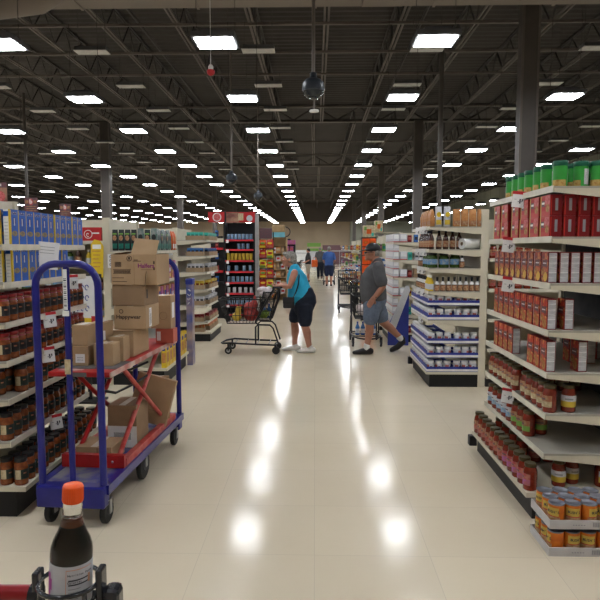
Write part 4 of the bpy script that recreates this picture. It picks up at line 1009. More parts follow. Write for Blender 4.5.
# the cart: handle bar, cup holder, frame down to the floor (its basket is behind the frame's lower edge)
nc = thing('shopping_cart', (-.72,.70,0), 0, 'red-handled shopping cart with black cup ring at the bottom left corner', 'shopping cart')
def L(x, y, z): return (x+.72, y-.70, z)
MB().tube([L(-.98,1.0,1.007), L(-.495,1.0,1.012)], .0145, 'red_handle', 16).build('handle_bar', nc)
hd = MB().tube([L(BX+.052*math.cos(u), BY+.052*math.sin(u), 1.036) for u in [2*PI*k/32 for k in range(32)]], .0042, 'black_gloss', 8, closed=True).build('cup_ring', nc)
m = MB(); m.tube([L(BX+.048*math.cos(u), BY+.048*math.sin(u), .985) for u in [2*PI*k/32 for k in range(32)]], .004, 'black_gloss', 8, closed=True)
m.box(*sum(([q[0]-.036, q[0]+.036, q[1]-.036, q[1]+.036] for q in [L(BX,BY,0)]), []), .990, .998, 'black_gloss'); m.build('cup_floor', hd)
for sx, zt in ((-1,1.055),(1,1.062)):
    q = L(BX+sx*.056, BY, 0); MB().cbox(q[0]-.006, q[0]+.006, q[1]-.014, q[1]+.014, .975, zt, 'black_gloss', .003).build('side_tab', hd)
m = MB()
for an in (40, 140, 220, 320):
    q = L(BX+.05*math.cos(R(an)), BY+.05*math.sin(R(an)), 0); MB().tube([(q[0],q[1],1.036),(q[0],q[1],.985)], .0045, 'black_gloss', 8).build('ring_strut', hd)
q = L(BX+.075, BY, 0); m.cbox(q[0]-.014, q[0]+.016, q[1]-.02, q[1]+.02, .95, 1.028, 'black_gloss', .01)
m.build('holder_clamp', hd)
q = L(-.495, BY, 0); MB().tube([(q[0]-.005,q[1],1.010),(q[0]+.012,q[1],1.010)], .019, 'black_gloss', 14).build('handle_collar', hd)
m = MB()
for x in (-.95, -.36):
    m.tube([L(x,1.0,1.0), L(x,.96,.90), L(x,.92,.32), L(x,.55,.16), L(x,.0,.16)], .012, 'black_wire', 8)
m.tube([L(-.95,1.0,1.0), L(-.97,1.0,1.006)], .012, 'black_wire', 8); m.tube([L(-.36,1.0,.985), L(BX+.07,1.0,.985)], .01, 'black_wire', 8)
m.tube([L(-.95,.55,.16), L(-.36,.55,.16)], .01, 'black_wire', 8); m.tube([L(-.95,.0,.16), L(-.36,.0,.16)], .01, 'black_wire', 8)
m.build('frame', nc)
for x in (-.95, -.36):
    for y in (.9, .02):
        q = L(x, y, 0); c = wheel_x(MB(), q[0], q[1], .06, .06, .03, 'rubber').build('caster_wheel', nc); MB().box(q[0]-.02, q[0]+.02, q[1]-.012, q[1]+.012, .06, .30 if y > .5 else .16, 'black_wire').build('fork', c)

# ------------------------------------------------------------------ organic bodies
def chain(m, pts, k='skin', n=16):
    """closed loft through (x,y,z,r1,r2): r1 = half width along the loft's side axis, r2 = half depth"""
    P = [Vector(p[:3]) for p in pts]; rings = []; ref = None
    for i, p in enumerate(P):
        t = (P[min(i+1,len(P)-1)]-P[max(i-1,0)]).normalized()
        side = Vector((0,1,0)); side = side - t*side.dot(t)
        if side.length < .1: side = Vector((0,0,1)) - t*t.z
        side.normalize(); w = t.cross(side)
        r1 = pts[i][3]; r2 = pts[i][4] if len(pts[i]) > 4 else r1
        rings.append([p+side*r1*math.cos(2*PI*j/n)+w*r2*math.sin(2*PI*j/n) for j in range(n)])
    def shrink(i, d):
        p = P[i]; t = d; c = []
        for f, o in ((.75,.66),(.38,.92)):
            c.append([p+(v-p)*f+t*o*min((rings[i][0]-p).length, (rings[i][n//4]-p).length) for v in rings[i]])
        return c
    t0 = (P[0]-P[1]).normalized(); t1 = (P[-1]-P[-2]).normalized()
    R_ = shrink(0, t0)[::-1]+rings+shrink(len(P)-1, t1)
    vs = [v for r in R_ for v in r]
    fs = [(j*n+i, j*n+(i+1)%n, (j+1)*n+(i+1)%n, (j+1)*n+i) for j in range(len(R_)-1) for i in range(n)]
    fs += [list(range(n))[::-1], [len(vs)-n+i for i in range(n)]]
    m.add(vs, fs, k); return m
def ball(m, c, r, k='skin', rot=None):
    bm = bmesh.new(); bmesh.ops.create_icosphere(bm, subdivisions=3, radius=1)
    M = Matrix.Translation(c) @ (rot or Matrix()) @ Matrix.Diagonal((*r, 1)); m.bm(bm, k, False, M); return m
def fuse(m, name, parent, voxel=.008, smooth=3, key='skin', paint=None, loc=(0,0,0)):
    o = m.build('tmp_'+name)
    r = o.modifiers.new('r', 'REMESH'); r.mode = 'VOXEL'; r.voxel_size = voxel
    if smooth: s_ = o.modifiers.new('s', 'SMOOTH'); s_.factor = .5; s_.iterations = smooth
    bpy.context.view_layer.update()
    me = bpy.data.meshes.new_from_object(o.evaluated_get(bpy.context.evaluated_depsgraph_get()))
    bpy.data.objects.remove(o); me.name = name; me.materials.clear(); me.materials.append(MATS[key])
    if paint:
        for k2, fn in paint:
            me.materials.append(MATS[k2]); idx = len(me.materials)-1
            for p in me.polygons:
                if fn(p.center): p.material_index = idx
    me.polygons.foreach_set('use_smooth', [True]*len(me.polygons))
    ob = bpy.data.objects.new(name, me); C.objects.link(ob); ob.parent = parent; ob.location = loc; return ob
def hand(m, w, d, up, curl=.5, s=1.0, thumb=1):
    """wrist w, direction d, back-of-hand normal up; palm, four bent fingers, thumb"""
    w = Vector(w); d = Vector(d).normalized(); up = Vector(up); up = (up-d*up.dot(d)).normalized(); sd = d.cross(up)
    pa = w+d*.05*s
    for q in (-1.0,-.35,.35,1.0):
        a = w+sd*q*.018*s; b = w+d*.085*s+sd*q*.029*s
        m.tube([a-d*.01, a.lerp(b,.5), b], [.016*s,.0155*s,.0125*s], 'skin', 10)
    for i, q in enumerate((-1.0,-.34,.34,1.0)):
        ln = (.060,.074,.070,.054)[i]*s; p = w+d*.083*s+sd*q*.029*s; pts = [p-d*.02]; dd = d.copy()
        for j, f in enumerate((.42,.33,.25)):
            dd = (Matrix.Rotation(curl*(.7+.5*j), 3, sd) @ d) if j == 0 else (Matrix.Rotation(curl, 3, sd) @ dd)
            p = p+dd*ln*f; pts.append(p)
        m.tube(pts, [.0100*s,.0095*s,.0088*s,.0072*s], 'skin', 8)
    q = w+d*.02*s+sd*thumb*.022*s
    m.tube([q, q+(d*.5+sd*thumb*.75-up*.25)*.040*s, q+(d*.85+sd*thumb*.6-up*.45)*.068*s, q+(d*1.0+sd*thumb*.3-up*.6)*.088*s], [.014*s,.0125*s,.010*s,.008*s], 'skin', 8)
    return m
def shoe(m, toe, heel, w=.045, h=.07):
    toe, heel = Vector(toe), Vector(heel); mid = heel.lerp(toe,.5)
    chain(m, [(*(heel+Vector((0,0,h*.55))), w*.72, h*.52), (*(mid+Vector((0,0,h*.50))), w*.85, h*.5), (*(heel.lerp(toe,.8)+Vector((0,0,h*.36))), w, h*.36), (*(toe+Vector((0,0,h*.30))), w*.7, h*.28)])
    return m

# ---- the woman: faces -X, leans on the cart.  (front = -X, camera side = -Y)
W = thing('person', (-.235, 9.3, 0), 0, 'person in turquoise sleeveless top and dark capris pushing a black cart', 'person')
m = MB()
# head, jaw, nose, chin, ears, neck
hc = Vector((-.165,0,1.452))
ball(m, hc, (.098,.076,.108)); ball(m, hc+Vector((-.045,0,-.060)), (.058,.055,.058)); chain(m, [(hc.x-.096,0,1.462,.010,.010),(hc.x-.116,0,1.432,.013,.012)], n=8)
ball(m, hc+Vector((-.092,0,-.060)), (.014,.022,.008)); ball(m, hc+Vector((-.085,0,-.098)), (.022,.026,.018))
for s_ in (-1,1): ball(m, hc+Vector((.008,s_*.078,-.012)), (.020,.010,.030)); ball(m, hc+Vector((-.078,s_*.034,-.030)), (.022,.022,.022))
chain(m, [(-.135,0,1.40,.055,.058),(-.105,0,1.33,.060,.066),(-.075,0,1.26,.09,.075)])
# trunk
trunk = [(.055,0,.72,.175,.150),(.055,0,.82,.190,.172),(.02,0,.93,.178,.172),(-.02,0,1.05,.165,.152),(-.055,0,1.16,.165,.132),(-.07,0,1.25,.155,.092)]
chain(m, trunk, n=20)
# legs: far leg in front, near leg behind
def leg(m, hip, knee, ank, r):
    hip, knee, ank = Vector(hip), Vector(knee), Vector(ank)
    cf = knee.lerp(ank,.32)+Vector((.012,0,0))
    chain(m, [(*hip, r[0]), (*hip.lerp(knee,.5), r[1]), (*knee, r[2]), (*cf, r[3]), (*knee.lerp(ank,.75), r[4]), (*ank, r[5])])
LEG = (.115,.095,.066,.066,.047,.040)
hipF, kneeF, ankF = (.02,.085,.74), (-.085,.10,.44), (-.085,.10,.085)
hipN, kneeN, ankN = (.075,-.085,.74), (.075,-.10,.44), (.155,-.10,.085)
leg(m, hipF, kneeF, ankF, LEG); leg(m, hipN, kneeN, ankN, LEG)
for a, b in ((ankF,-.20),(ankN,.05)): chain(m, [(a[0]+.03,a[1],.05,.036,.035),(a[0]-.06,a[1],.04,.040,.03),(a[0]-.13,a[1],.03,.035,.02)])
# arms to the handle
for s_ in (-1, 1):
    sh, el, wr = Vector((-.075,s_*.185,1.245)), Vector((-.150,s_*.225,1.035)), Vector((-.300,s_*.19,1.045))
    chain(m, [(*sh,.056),(*sh.lerp(el,.5),.050),(*el,.040),(*el.lerp(wr,.35),.040),(*wr,.026)])
    hand(m, wr, (-1,0,-.10), (0,0,1), .75, 1.0, -s_)
fuse(m, 'body', W, .0075, 2)
# hair: short, full
m = MB(); ball(m, hc+Vector((.018,0,.028)), (.104,.086,.098)); ball(m, hc+Vector((.062,0,-.03)), (.062,.076,.075)); ball(m, hc+Vector((-.055,0,.078)), (.048,.062,.036))
for s_ in (-1,1): ball(m, hc+Vector((.020,s_*.066,-.005)), (.048,.018,.055))
fuse(m, 'hair', W, .009, 2, 'hair_grey')
e = MB()
for s_ in (-1,1): ball(e, hc+Vector((-.088,s_*.030,-.010)), (.010,.012,.008), 'white'); ball(e, hc+Vector((-.096,s_*.030,-.010)), (.004,.005,.005), 'ink')
e.build('eyes', W)
m = MB(); chain(m, [(-.0,0,.875,.205,.196),(.0,0,.95,.194,.190),(-.025,0,1.05,.180,.168),(-.055,0,1.16,.182,.158),(-.073,0,1.24,.178,.122),(-.080,0,1.295,.125,.088)], n=24)
fuse(m, 'turquoise_top', W, .010, 3, 'cyan_shirt')
m = MB(); chain(m, [(.06,0,.87,.200,.190),(.065,0,.78,.205,.195),(.06,0,.70,.195,.165)], n=24)
chain(m, [(*hipF,.135),(-.035,.095,.62,.120),(-.075,.10,.53,.108)]); chain(m, [(*hipN,.135),(.08,-.095,.60,.120),(.083,-.10,.50,.110)])
fuse(m, 'dark_capris', W, .010, 2, 'navy_cloth')
for a in (ankF, ankN):
    m = MB(); shoe(m, (a[0]-.18,a[1],0), (a[0]+.06,a[1],0), .052, .085); chain(m, [(a[0]+.01,a[1],.05,.043,.045),(a[0]+.005,a[1],.095,.045,.045)])
    fuse(m, 'shoe', W, .008, 2, 'shoe_white')
# bag with its strap (worn across the body)
bg = thing('shoulder_bag', (-.235-.16, 9.02, .715), 0, 'small black shoulder bag hanging at the side of the person in turquoise', 'bag')
MB().cbox(-.085, .085, -.04, .04, 0, .165, 'black', .02).build('bag_body', bg)
MB().cbox(-.087, .087, -.046, -.036, .075, .168, 'black_gloss', .004).build('flap', bg)
m = MB(); m.tube([(.06,.0,.14),(.11,.035,.25),(.145,.065,.36),(.155,.11,.47),(.15,.16,.55),(.125,.22,.592),(.075,.28,.605),(.03,.34,.54)], .010, 'black', 6); m.build('strap', bg)

# ---- the man
Mn = thing('person', (.885, 9.2, 0), 0, 'person in grey shirt, denim shorts and dark cap walking left', 'person')
# local: x=(px-371)/65
m = MB(); hc2 = Vector((-.01,0,1.47))
ball(m, hc2, (.097,.078,.110)); ball(m, hc2+Vector((-.045,0,-.062)), (.060,.058,.060)); chain(m, [(hc2.x-.096,0,1.462,.011,.011),(hc2.x-.118,0,1.428,.015,.014)], n=8)
ball(m, hc2+Vector((-.090,0,-.065)), (.014,.024,.008)); ball(m, hc2+Vector((-.085,0,-.102)), (.024,.03,.02))
for s_ in (-1,1): ball(m, hc2+Vector((.010,s_*.080,-.015)), (.022,.010,.034)); ball(m, hc2+Vector((-.078,s_*.035,-.032)), (.022,.022,.022))
chain(m, [(.02,0,1.40,.060,.062),(.045,0,1.33,.066,.070),(.065,0,1.26,.10,.08)])
chain(m, [(.03,0,.72,.165,.140),(.02,0,.84,.178,.155),(-.005,0,.96,.178,.165),(.0,0,1.08,.180,.152),(.045,0,1.20,.180,.125),(.06,0,1.27,.165,.09)], n=20)
LG = (.105,.088,.062,.060,.044,.040)
h1, k1, a1 = (.0,-.085,.74), (-.045,-.10,.45), (-.085,-.10,.085)      # front leg (near side)
h2, k2, a2 = (.04,.085,.74), (.17,.10,.44), (.44,.10,.20)             # trailing leg, heel lifted
leg(m, h1, k1, a1, LG); leg(m, h2, k2, a2, LG)
chain(m, [(a1[0]+.03,a1[1],.05,.036,.035),(a1[0]-.07,a1[1],.04,.040,.03),(a1[0]-.14,a1[1],.03,.035,.02)])
chain(m, [(.455,.10,.155,.036,.035),(.39,.10,.085,.038,.03),(.32,.10,.035,.036,.02)])
# near arm down to the pocket, far arm alike
for s_ in (-1, 1):
    sh, el, wr = Vector((.065,s_*.205,1.25)), Vector((.12,s_*.262,.985)), Vector((-.005,s_*.235,.825))
    chain(m, [(*sh,.062),(*sh.lerp(el,.5),.055),(*el,.044),(*el.lerp(wr,.35),.044),(*wr,.030)])
    hand(m, wr, (-.55,-s_*.05,-.85), (0,s_*1,0), .35, 1.05, -1 if s_ < 0 else 1)
fuse(m, 'body', Mn, .0075, 2, 'skin_dark')
m = MB(); ball(m, hc2+Vector((.04,0,.0)), (.070,.083,.085)); fuse(m, 'grey_hair', Mn, .009, 1, 'hair_grey')
m = MB(); ball(m, hc2+Vector((.008,0,.050)), (.112,.092,.085)); chain(m, [(hc2.x-.05,0,1.515,.085,.012),(hc2.x-.13,0,1.500,.080,.009),(hc2.x-.185,0,1.480,.055,.007)], n=16)
fuse(m, 'cap', Mn, .006, 1, 'black')
m = MB(); m.tube([hc2+Vector((-.098,-.055,-.005)), hc2+Vector((-.108,0,-.008)), hc2+Vector((-.098,.055,-.005))], .013, 'black_gloss', 8)
for s_ in (-1,1): m.tube([hc2+Vector((-.092,s_*.062,-.004)), hc2+Vector((.012,s_*.086,.0))], .004, 'black_gloss', 6)
m.build('sunglasses', Mn)
m = MB(); chain(m, [(.02,0,.79,.205,.185),(.01,0,.90,.205,.190),(-.005,0,.98,.200,.190),(.0,0,1.08,.200,.176),(.045,0,1.20,.200,.148),(.065,0,1.275,.180,.105),(.06,0,1.32,.10,.085)], n=24)
for s_ in (-1,1): chain(m, [(.055,s_*.185,1.26,.085),(.075,s_*.225,1.15,.086),(.098,s_*.252,1.06,.088)])
fuse(m, 'grey_shirt', Mn, .010, 2, 'grey_shirt')
m = MB(); chain(m, [(.025,0,.86,.190,.178),(.025,0,.76,.195,.180)], n=24)
chain(m, [(.005,-.09,.74,.130),(-.02,-.10,.62,.122),(-.035,-.105,.53,.116)]); chain(m, [(.045,.09,.74,.130),(.10,.10,.62,.120),(.14,.105,.53,.112)])
fuse(m, 'denim_shorts', Mn, .010, 2, 'denim')
m = MB(); chain(m, [(-.085,-.10,.07,.046),(-.083,-.10,.14,.047)]); fuse(m, 'sock', Mn, .008, 1, 'sock')
m = MB(); chain(m, [(.445,.10,.19,.046),(.405,.10,.225,.047)]); fuse(m, 'sock', Mn, .008, 1, 'sock')
m = MB(); shoe(m, (a1[0]-.185,a1[1],0), (a1[0]+.06,a1[1],0), .055, .09); chain(m, [(a1[0]+.01,a1[1],.05,.046,.048),(a1[0]+.005,a1[1],.08,.046,.048)]); fuse(m, 'shoe', Mn, .008, 2, 'shoe_dark')
m = MB(); shoe(m, (.285,.10,.0), (.30,.10,.0), .048, .06); chain(m, [(.30,.10,.035,.048,.035),(.38,.10,.075,.05,.042),(.46,.10,.155,.044,.05),(.45,.10,.20,.042,.045)]); fuse(m, 'shoe', Mn, .008, 2, 'shoe_dark')
MB().lathe([(.034,-.014),(.036,0),(.034,.014)], 'black', 14, cap=False).build('wristwatch', Mn).matrix_local = Matrix.Translation((.02,-.237,.85)) @ Matrix.Rotation(R(-35),4,'Y')

Mn.scale = (1.06, 1.06, 1.06)
# ---- far shoppers
def shopper(x, y, rz, label, top, bottom, skin='skin', hair='hair_grey', hgt=1.68, long=False):
    t = thing('person', (x,y,0), rz, label, 'person'); k = hgt/1.70; m = MB()
    S = lambda L_: [tuple(q*k for q in p) for p in L_]
    ball(m, (0,0,1.58*k), (.095*k,.078*k,.115*k)); chain(m, S([(.01,0,1.50,.055),(.02,0,1.40,.065)])); chain(m, S([(.0,0,.85,.165,.13),(.0,0,1.0,.165,.14),(.0,0,1.2,.18,.13),(.01,0,1.38,.17,.09)]))
    for s_ in (-1,1):
        chain(m, S([(.0,s_*.09,.85,.095),(-.01*s_,s_*.095,.48,.06),(.02*s_,s_*.095,.30,.055),(.02,s_*.095,.08,.042)])); chain(m, S([(.03,s_*.095,.04,.036,.034),(-.13,s_*.10,.03,.035,.022)]))
        chain(m, S([(.01,s_*.20,1.37,.055),(.04,s_*.24,1.10,.042),(-.16,s_*.20,1.00,.032),(-.24,s_*.18,.99,.03)])); hand(m, (-.22*k,s_*.18*k,1.0*k), (-1,0,0), (0,0,1), .7, k, -s_)
    fuse(m, 'body', t, .012, 2, skin)
    m = MB(); ball(m, (.02*k,0,1.61*k), (.10*k,.088*k,.10*k)); fuse(m, 'hair', t, .014, 1, hair)
    m = MB(); chain(m, S([(.0,0,.88,.185,.155),(.0,0,1.05,.185,.165),(.0,0,1.25,.20,.15),(.01,0,1.40,.18,.105)]))
    for s_ in (-1,1): chain(m, S([(.01,s_*.18,1.38,.075),(.03,s_*.235,1.18,.07)]))
    fuse(m, 'shirt', t, .014, 2, top)
    m = MB(); chain(m, S([(0,0,.93,.18,.155),(0,0,.85,.185,.16)]))
    for s_ in (-1,1): chain(m, S([(0,s_*.09,.85,.115),(0,s_*.097,.62,.098)]+([(0,s_*.097,.12,.07)] if long else [(0,s_*.097,.50,.095)])))
    fuse(m, 'trousers' if long else 'shorts', t, .014, 2, bottom)
    for s_ in (-1,1):
        m = MB(); shoe(m, (-.15*k,s_*.097*k,0), (.06*k,s_*.097*k,0), .05*k, .08*k); fuse(m, 'shoe', t, .012, 1, 'shoe_dark')
    return t
shopper(.60, 25.7, R(-90), 'person in blue shirt and navy shorts seen from behind down the aisle', 'blue_shirt', 'shorts_blue')
shopper(.27, 32.0, R(-80), 'person in grey top and dark trousers left of the one in blue', 'khaki' if False else 'grey_shirt', 'navy_cloth', hgt=1.66, long=True)
shopper(-.33, 29.0, R(0), 'person in black top and pale shorts far down the aisle', 'black', 'khaki', hair='hair_dark', hgt=1.60)
o = MB().cbox(-.14, .14, -.10, .10, 0, .34, 'orange', .03).build('orange_bag', None, (-.02, 28.6, .72)); tag(o, 'orange bag beside the person in the black top far down the aisle', 'bag')
MB().tube([(-.08,0,.33),(-.05,0,.45),(.05,0,.45),(.08,0,.33)], .012, 'orange', 6).build('bag_handle', o)

# ------------------------------------------------------------------ shopping carts of the store
def two_tier_cart():
    """front at -X, handle at +X; length .95"""
    t = thing('shopping_cart', label='', cat='shopping cart')
    w = .23; m = MB()
    # low platform frame
    for s_ in (-1,1): m.tube([(.30,s_*w,.14),(.0,s_*w,.15),(-.40,s_*w,.17),(-.53,s_*w*.7,.155),(-.58,0,.14)], .014, 'black_wire', 8)
    for x in (-.35,-.18,-.0,.18,.30): m.tube([(x,-w,.155),(x,w,.155)], .008, 'black_wire', 6)
    m.build('lower_frame', t)
    m = MB()
    for s_ in (-1,1):
        m.tube([(-.02,s_*w,.15),(-.02,s_*w,.42),(.02,s_*w,.455),(.20,s_*w,.45),(.25,s_*w,.40),(.33,s_*w,.16)], .013, 'black_wire', 8)
        m.tube([(.02,s_*w,.455),(-.03,s_*w,.50)], .012, 'black_wire', 8)
        m.tube([(-.02,s_*w,.50),(.10,s_*w,.72),(.27,s_*w,1.02)], .016, 'black_wire', 8); m.tube([(.20,s_*w,.50),(.32,s_*w,.85),(.33,s_*w,1.02)], .013, 'black_wire', 8)
    m.build('upper_frame', t)
    MB().tube([(.24,-w,1.02),(.38,-w*.98,1.025),(.39,0,1.03),(.38,w*.98,1.025),(.24,w,1.02)], .017, 'black_gloss', 10).build('handle', t)
    def basket(x0, x1, X0, X1, z0, z1, nm):
        m = MB(); n = 9; wb = .86
        rect = lambda f: [(x0+(X0-x0)*f,-w*(wb+(1-wb)*f),z0+(z1-z0)*f),(x1+(X1-x1)*f,-w*(wb+(1-wb)*f),z0+(z1-z0)*f),(x1+(X1-x1)*f,w*(wb+(1-wb)*f),z0+(z1-z0)*f),(x0+(X0-x0)*f,w*(wb+(1-wb)*f),z0+(z1-z0)*f)]
        for f, r in ((0,.008),(.33,.005),(.66,.005),(1,.010)): m.tube(rect(f), r, 'black_wire', 6, closed=True)
        b, tp = [Vector(p) for p in rect(0)], [Vector(p) for p in rect(1)]
        for i in range(4):
            for q in range(n): m.tube([b[i].lerp(b[(i+1)%4],q/n), tp[i].lerp(tp[(i+1)%4],q/n)], .0042, 'black_wire', 4, cap=False)
        for q in range(1,9): m.tube([b[0].lerp(b[1],q/9), b[3].lerp(b[2],q/9)], .005, 'black_wire', 4, cap=False)
        return m.build(nm, t)
    basket(-.46, -.02, -.59, .12, .47, .84, 'front_basket'); basket(.0, .18, .10, .29, .52, .95, 'rear_basket')
    for i, (x, s_, r) in enumerate(((-.44,-1,.055),(-.44,1,.055),(.29,-1,.06),(.29,1,.06))):
        m = MB(); n = 18; y = s_*w
        pr = [(r*.88,-.016),(r,-.011),(r,.011),(r*.88,.016)]; vs = []
        for rr, dy in pr: vs += [(x+rr*math.cos(2*PI*k/n), y+dy, r+rr*math.sin(2*PI*k/n)) for k in range(n)]
        m.add(vs, [(j*n+k, j*n+(k+1)%n, (j+1)*n+(k+1)%n, (j+1)*n+k) for j in range(3) for k in range(n)], 'rubber', True); m.add(vs[:n], [list(range(n))], 'rubber'); m.add(vs[-n:], [list(range(n))], 'rubber')
        c = m.build('caster_wheel', t)
        hb = MB(); hb.add([(x+r*.5*math.cos(2*PI*k/n), y+dy, r+r*.5*math.sin(2*PI*k/n)) for dy in (-.018,.018) for k in range(n)], [(k,(k+1)%n,n+(k+1)%n,n+k) for k in range(n)]+[list(range(n)), list(range(n,2*n))], 'steel' if x < 0 else 'rubber'); hb.build('hub', c)
        MB().box(x-.012, x+.012, y-.022, y+.022, r, .16, 'black_wire').build('fork', c)
    return t
KINDS['store_cart'] = two_tier_cart
put('store_cart', (-.885, 9.3, 0), 0, 'black two-tier shopping cart loaded with groceries, pushed by person in turquoise', 'black shopping carts')
put('store_cart', (.86, 10.25, 0), R(90), 'black shopping cart standing right behind the person in grey', 'black shopping carts')
put('store_cart', (.84, 15.4, 0), R(90), 'black shopping cart in the aisle near the orange display', 'black shopping carts')
put('store_cart', (.62, 26.6, 0), R(-90), 'black shopping cart before the person in blue', 'black shopping carts')
put('store_cart', (-.95, 29.0, 0), R(0), 'black shopping cart of the person in the black top', 'black shopping carts')
# groceries in the woman's cart
def lump(name, loc, parts, key, label, cat, vox=.012, sm=2):
    t = thing(name, loc, 0, label, cat, 'groceries in the black carts'); m = MB()
    for c, r in parts: ball(m, c, r)
    fuse(m, 'contents', t, vox, sm, key); return t
GX = -.885
t = lump('onion_sack', (GX-.10, 9.28, .485), [((0,0,.10),(.13,.11,.10)),((-.04,.02,.19),(.10,.09,.11)),((.04,0,.25),(.06,.06,.09)),((.05,0,.36),(.025,.025,.05))], 'mesh_red', 'red mesh produce sack in the cart of the person in turquoise', 'sack')
MB().lathe([(.03,.30),(.022,.32),(.03,.34)], 'tag_red', 10, cx=.05).build('tie', t)
t = lump('yellow_bag', (GX-.33, 9.25, .485), [((0,0,.07),(.075,.07,.07)),((.02,0,.14),(.05,.05,.07)),((.03,.0,.21),(.05,.04,.025))], 'label_yellow', 'yellow bag of food at the front of the same loaded cart', 'bag')
t = lump('lettuce', (GX+.09, 9.22, .535), [((0,0,.06),(.08,.07,.06)),((.03,.03,.08),(.06,.06,.05)),((-.03,.04,.08),(.05,.05,.045))], 'lime', 'green lettuce low in the rear basket of the loaded cart', 'vegetable')
t = lump('white_bag', (GX+.12, 9.36, .86), [((0,0,.06),(.12,.12,.07)),((-.05,.0,.11),(.09,.10,.05)),((.04,.05,.10),(.06,.06,.06))], 'plastic_bag', 'crumpled pale plastic bag on the seat of the loaded cart', 'bag', .012, 1)
for i in range(2): put('water', (GX+.10+.075*i, 9.38, .63), 0, 'blue capped drink bottle in the loaded cart, %s one' % ('front' if i == 0 else 'rear'), 'groceries in the black carts') if 'water' in KINDS else None
KINDS['water'] = k_bottle('water_blue', 'blue_tray', 'label_white', .036, .22)
for i in range(2): put('water', (GX+.08+.08*i, 9.42, .525), 0, 'blue drink bottle in the loaded cart, %s one' % ('front' if i == 0 else 'rear'), 'groceries in the black carts')
for i in range(4): put('water', (.72+.09*i, 10.08, .165), 0, 'blue water bottle on the low rack of the cart behind the person in grey, %s' % ORD[i], 'groceries in the black carts')
lump('grocery_sack', (.84, 10.05, .485), [((0,0,.09),(.14,.10,.09)),((.06,.05,.16),(.08,.08,.08)),((-.08,.04,.14),(.07,.07,.07))], 'plastic_bag', 'pale sack of groceries in the cart behind the person in grey', 'sack')

# ------------------------------------------------------------------ further along the aisle
FK = [('far_red','red carton','red_box','label_pinkred',.13,.09,.17),('far_tan','tan carton','orange_bag','label_cream',.14,.09,.19),('far_blue','blue carton','water_blue','white',.12,.09,.18),
      ('far_white','white carton','label_white','red_edge',.13,.09,.16),('far_green','green carton','label_lime','teal',.12,.09,.17),('far_dark','dark carton','slate','label_purple',.12,.09,.18),('far_gold','gold carton','label_yellow','orange',.12,.09,.18)]
for k, nm, a, b, w, d_, h in FK: KINDS[k] = k_plain(nm.replace(' ','_'), 'box', a, b, w, d_, h)
rng = random.Random(3)
for ui in range(6):
    y0 = 13.65+3.35*ui
    for s_ in (-1, 1):
        if s_ == 1 and ui == 0: continue
        side = 'left' if s_ == 1 else 'right'; n_ = ORD[ui+3]
        xf, xb = (-1.86, -2.42) if s_ == 1 else (1.36, 1.95)
        Z = [.5, .85, 1.2, 1.55]
        unit('%s cream end shelves along the %s side of the aisle' % (n_, side), s_, y0, y0+1.2, xb, xf, Z, xf+s_*.06, xf+s_*.03, 1.97, .16)
        for li, z in enumerate([.16]+Z):
            kk = FK[(li*3+ui*2+(s_ > 0)) % 7]
            k3 = FK[(li*2+ui+3) % 7]
            for i in range(6):
                q = kk if i % 3 else k3
                put(q[0], (xf-s_*.07, y0+.12+.19*i, z), FX if s_ == 1 else FXN, '%s on %s end shelves at the %s, %s level, %s along' % (q[1], n_, side, ORD[li], ORD[i]), 'goods on far end shelves')
            for i in range(3):
                put(k3[0], (xf-s_*(.22+.15*i), y0+.08, z), 0, '%s on near end of %s shelves at the %s, %s level, %s in' % (k3[1], n_, side, ORD[li], ORD[i]), 'goods on far end shelves')
        body('%s long shelf run at the %s, beyond the others' % (n_, side), s_, xb-s_*.04, xb-s_*6.5, y0, y0+1.2, 1.97, (.6,1.1,1.55))
# chip rack, wooden rack and dark rack standing out on the left
t = thing('chip_rack', (-1.23, 15.2, 0), 0, 'black wire rack hung with red and yellow snack bags beyond the black tower', 'rack')
for x in (-.17,.17): MB().tube([(x,.1,0),(x,.1,2.02)], .014, 'black_wire', 8).build('post', t)
MB().box(-.19, .19, -.02, .24, 0, .03, 'black').build('base', t); MB().cbox(-.18, .14, .06, .14, 1.86, 2.12, 'slate', .01).build('header', t)
KINDS['chips_y'] = k_bag('yellow_box', ('red_edge','label_lime'), .17, .08, .22, 'snack_bag'); KINDS['chips_r'] = k_bag('red_edge', ('yellow_box','label_pinkred'), .17, .08, .22, 'snack_bag'); KINDS['chips_o'] = k_bag('orange', ('label_lime','yellow_box'), .17, .08, .22, 'snack_bag')
for i in range(6):
    sh = MB().box(-.18, .18, -.04, .09, .36+.25*i-.012, .36+.25*i, 'black').build('ledge', t)
    for q in range(2): put(('chips_y','chips_r','chips_o')[(i+q*2) % 3], (-1.32+.18*q, 15.215, .36+.25*i), 0, '%s snack bag on the wire rack, %s level from the floor, %s' % (('yellow','red','orange')[(i+q*2) % 3], ORD[i], 'left' if q == 0 else 'right'), 'snack bags on the wire rack')
t = thing('wooden_rack', (-1.12, 18.4, 0), 0, 'light wooden bakery rack with a small blue sign, left of the aisle', 'rack')
for x in (-.26,.22): MB().box(x, x+.04, 0, .4, 0, 1.95, 'wood').build('side', t)
MB().box(-.26,.26,.4,.43,0,1.95,'wood').build('back', t); MB().box(-.26,.20,-.02,.0,1.95,2.1,'sky_sign').build('sign', t); MB().cbox(-.2,.2,.05,.35,2.1,2.32,'wood',.03).build('basket', t)
for i in range(7):
    MB().box(-.22,.22,0,.4,.2+.25*i,.222+.25*i,'wood').build('shelf', t)
    for q in range(3): put(('far_tan','case_box','far_white')[(i+q) % 3], (-1.27+.14*q, 18.5, .222+.25*i), 0, '%s on the wooden rack, %s shelf from the floor, %s from left' % (('tan carton','brown carton','white carton')[(i+q) % 3], ORD[i], ORD[q]), 'goods on the wooden rack') if i < 6 else None
t = thing('dark_rack', (-1.0, 21.4, 0), 0, 'dark rack with pink packets just behind the grey-haired head', 'rack')
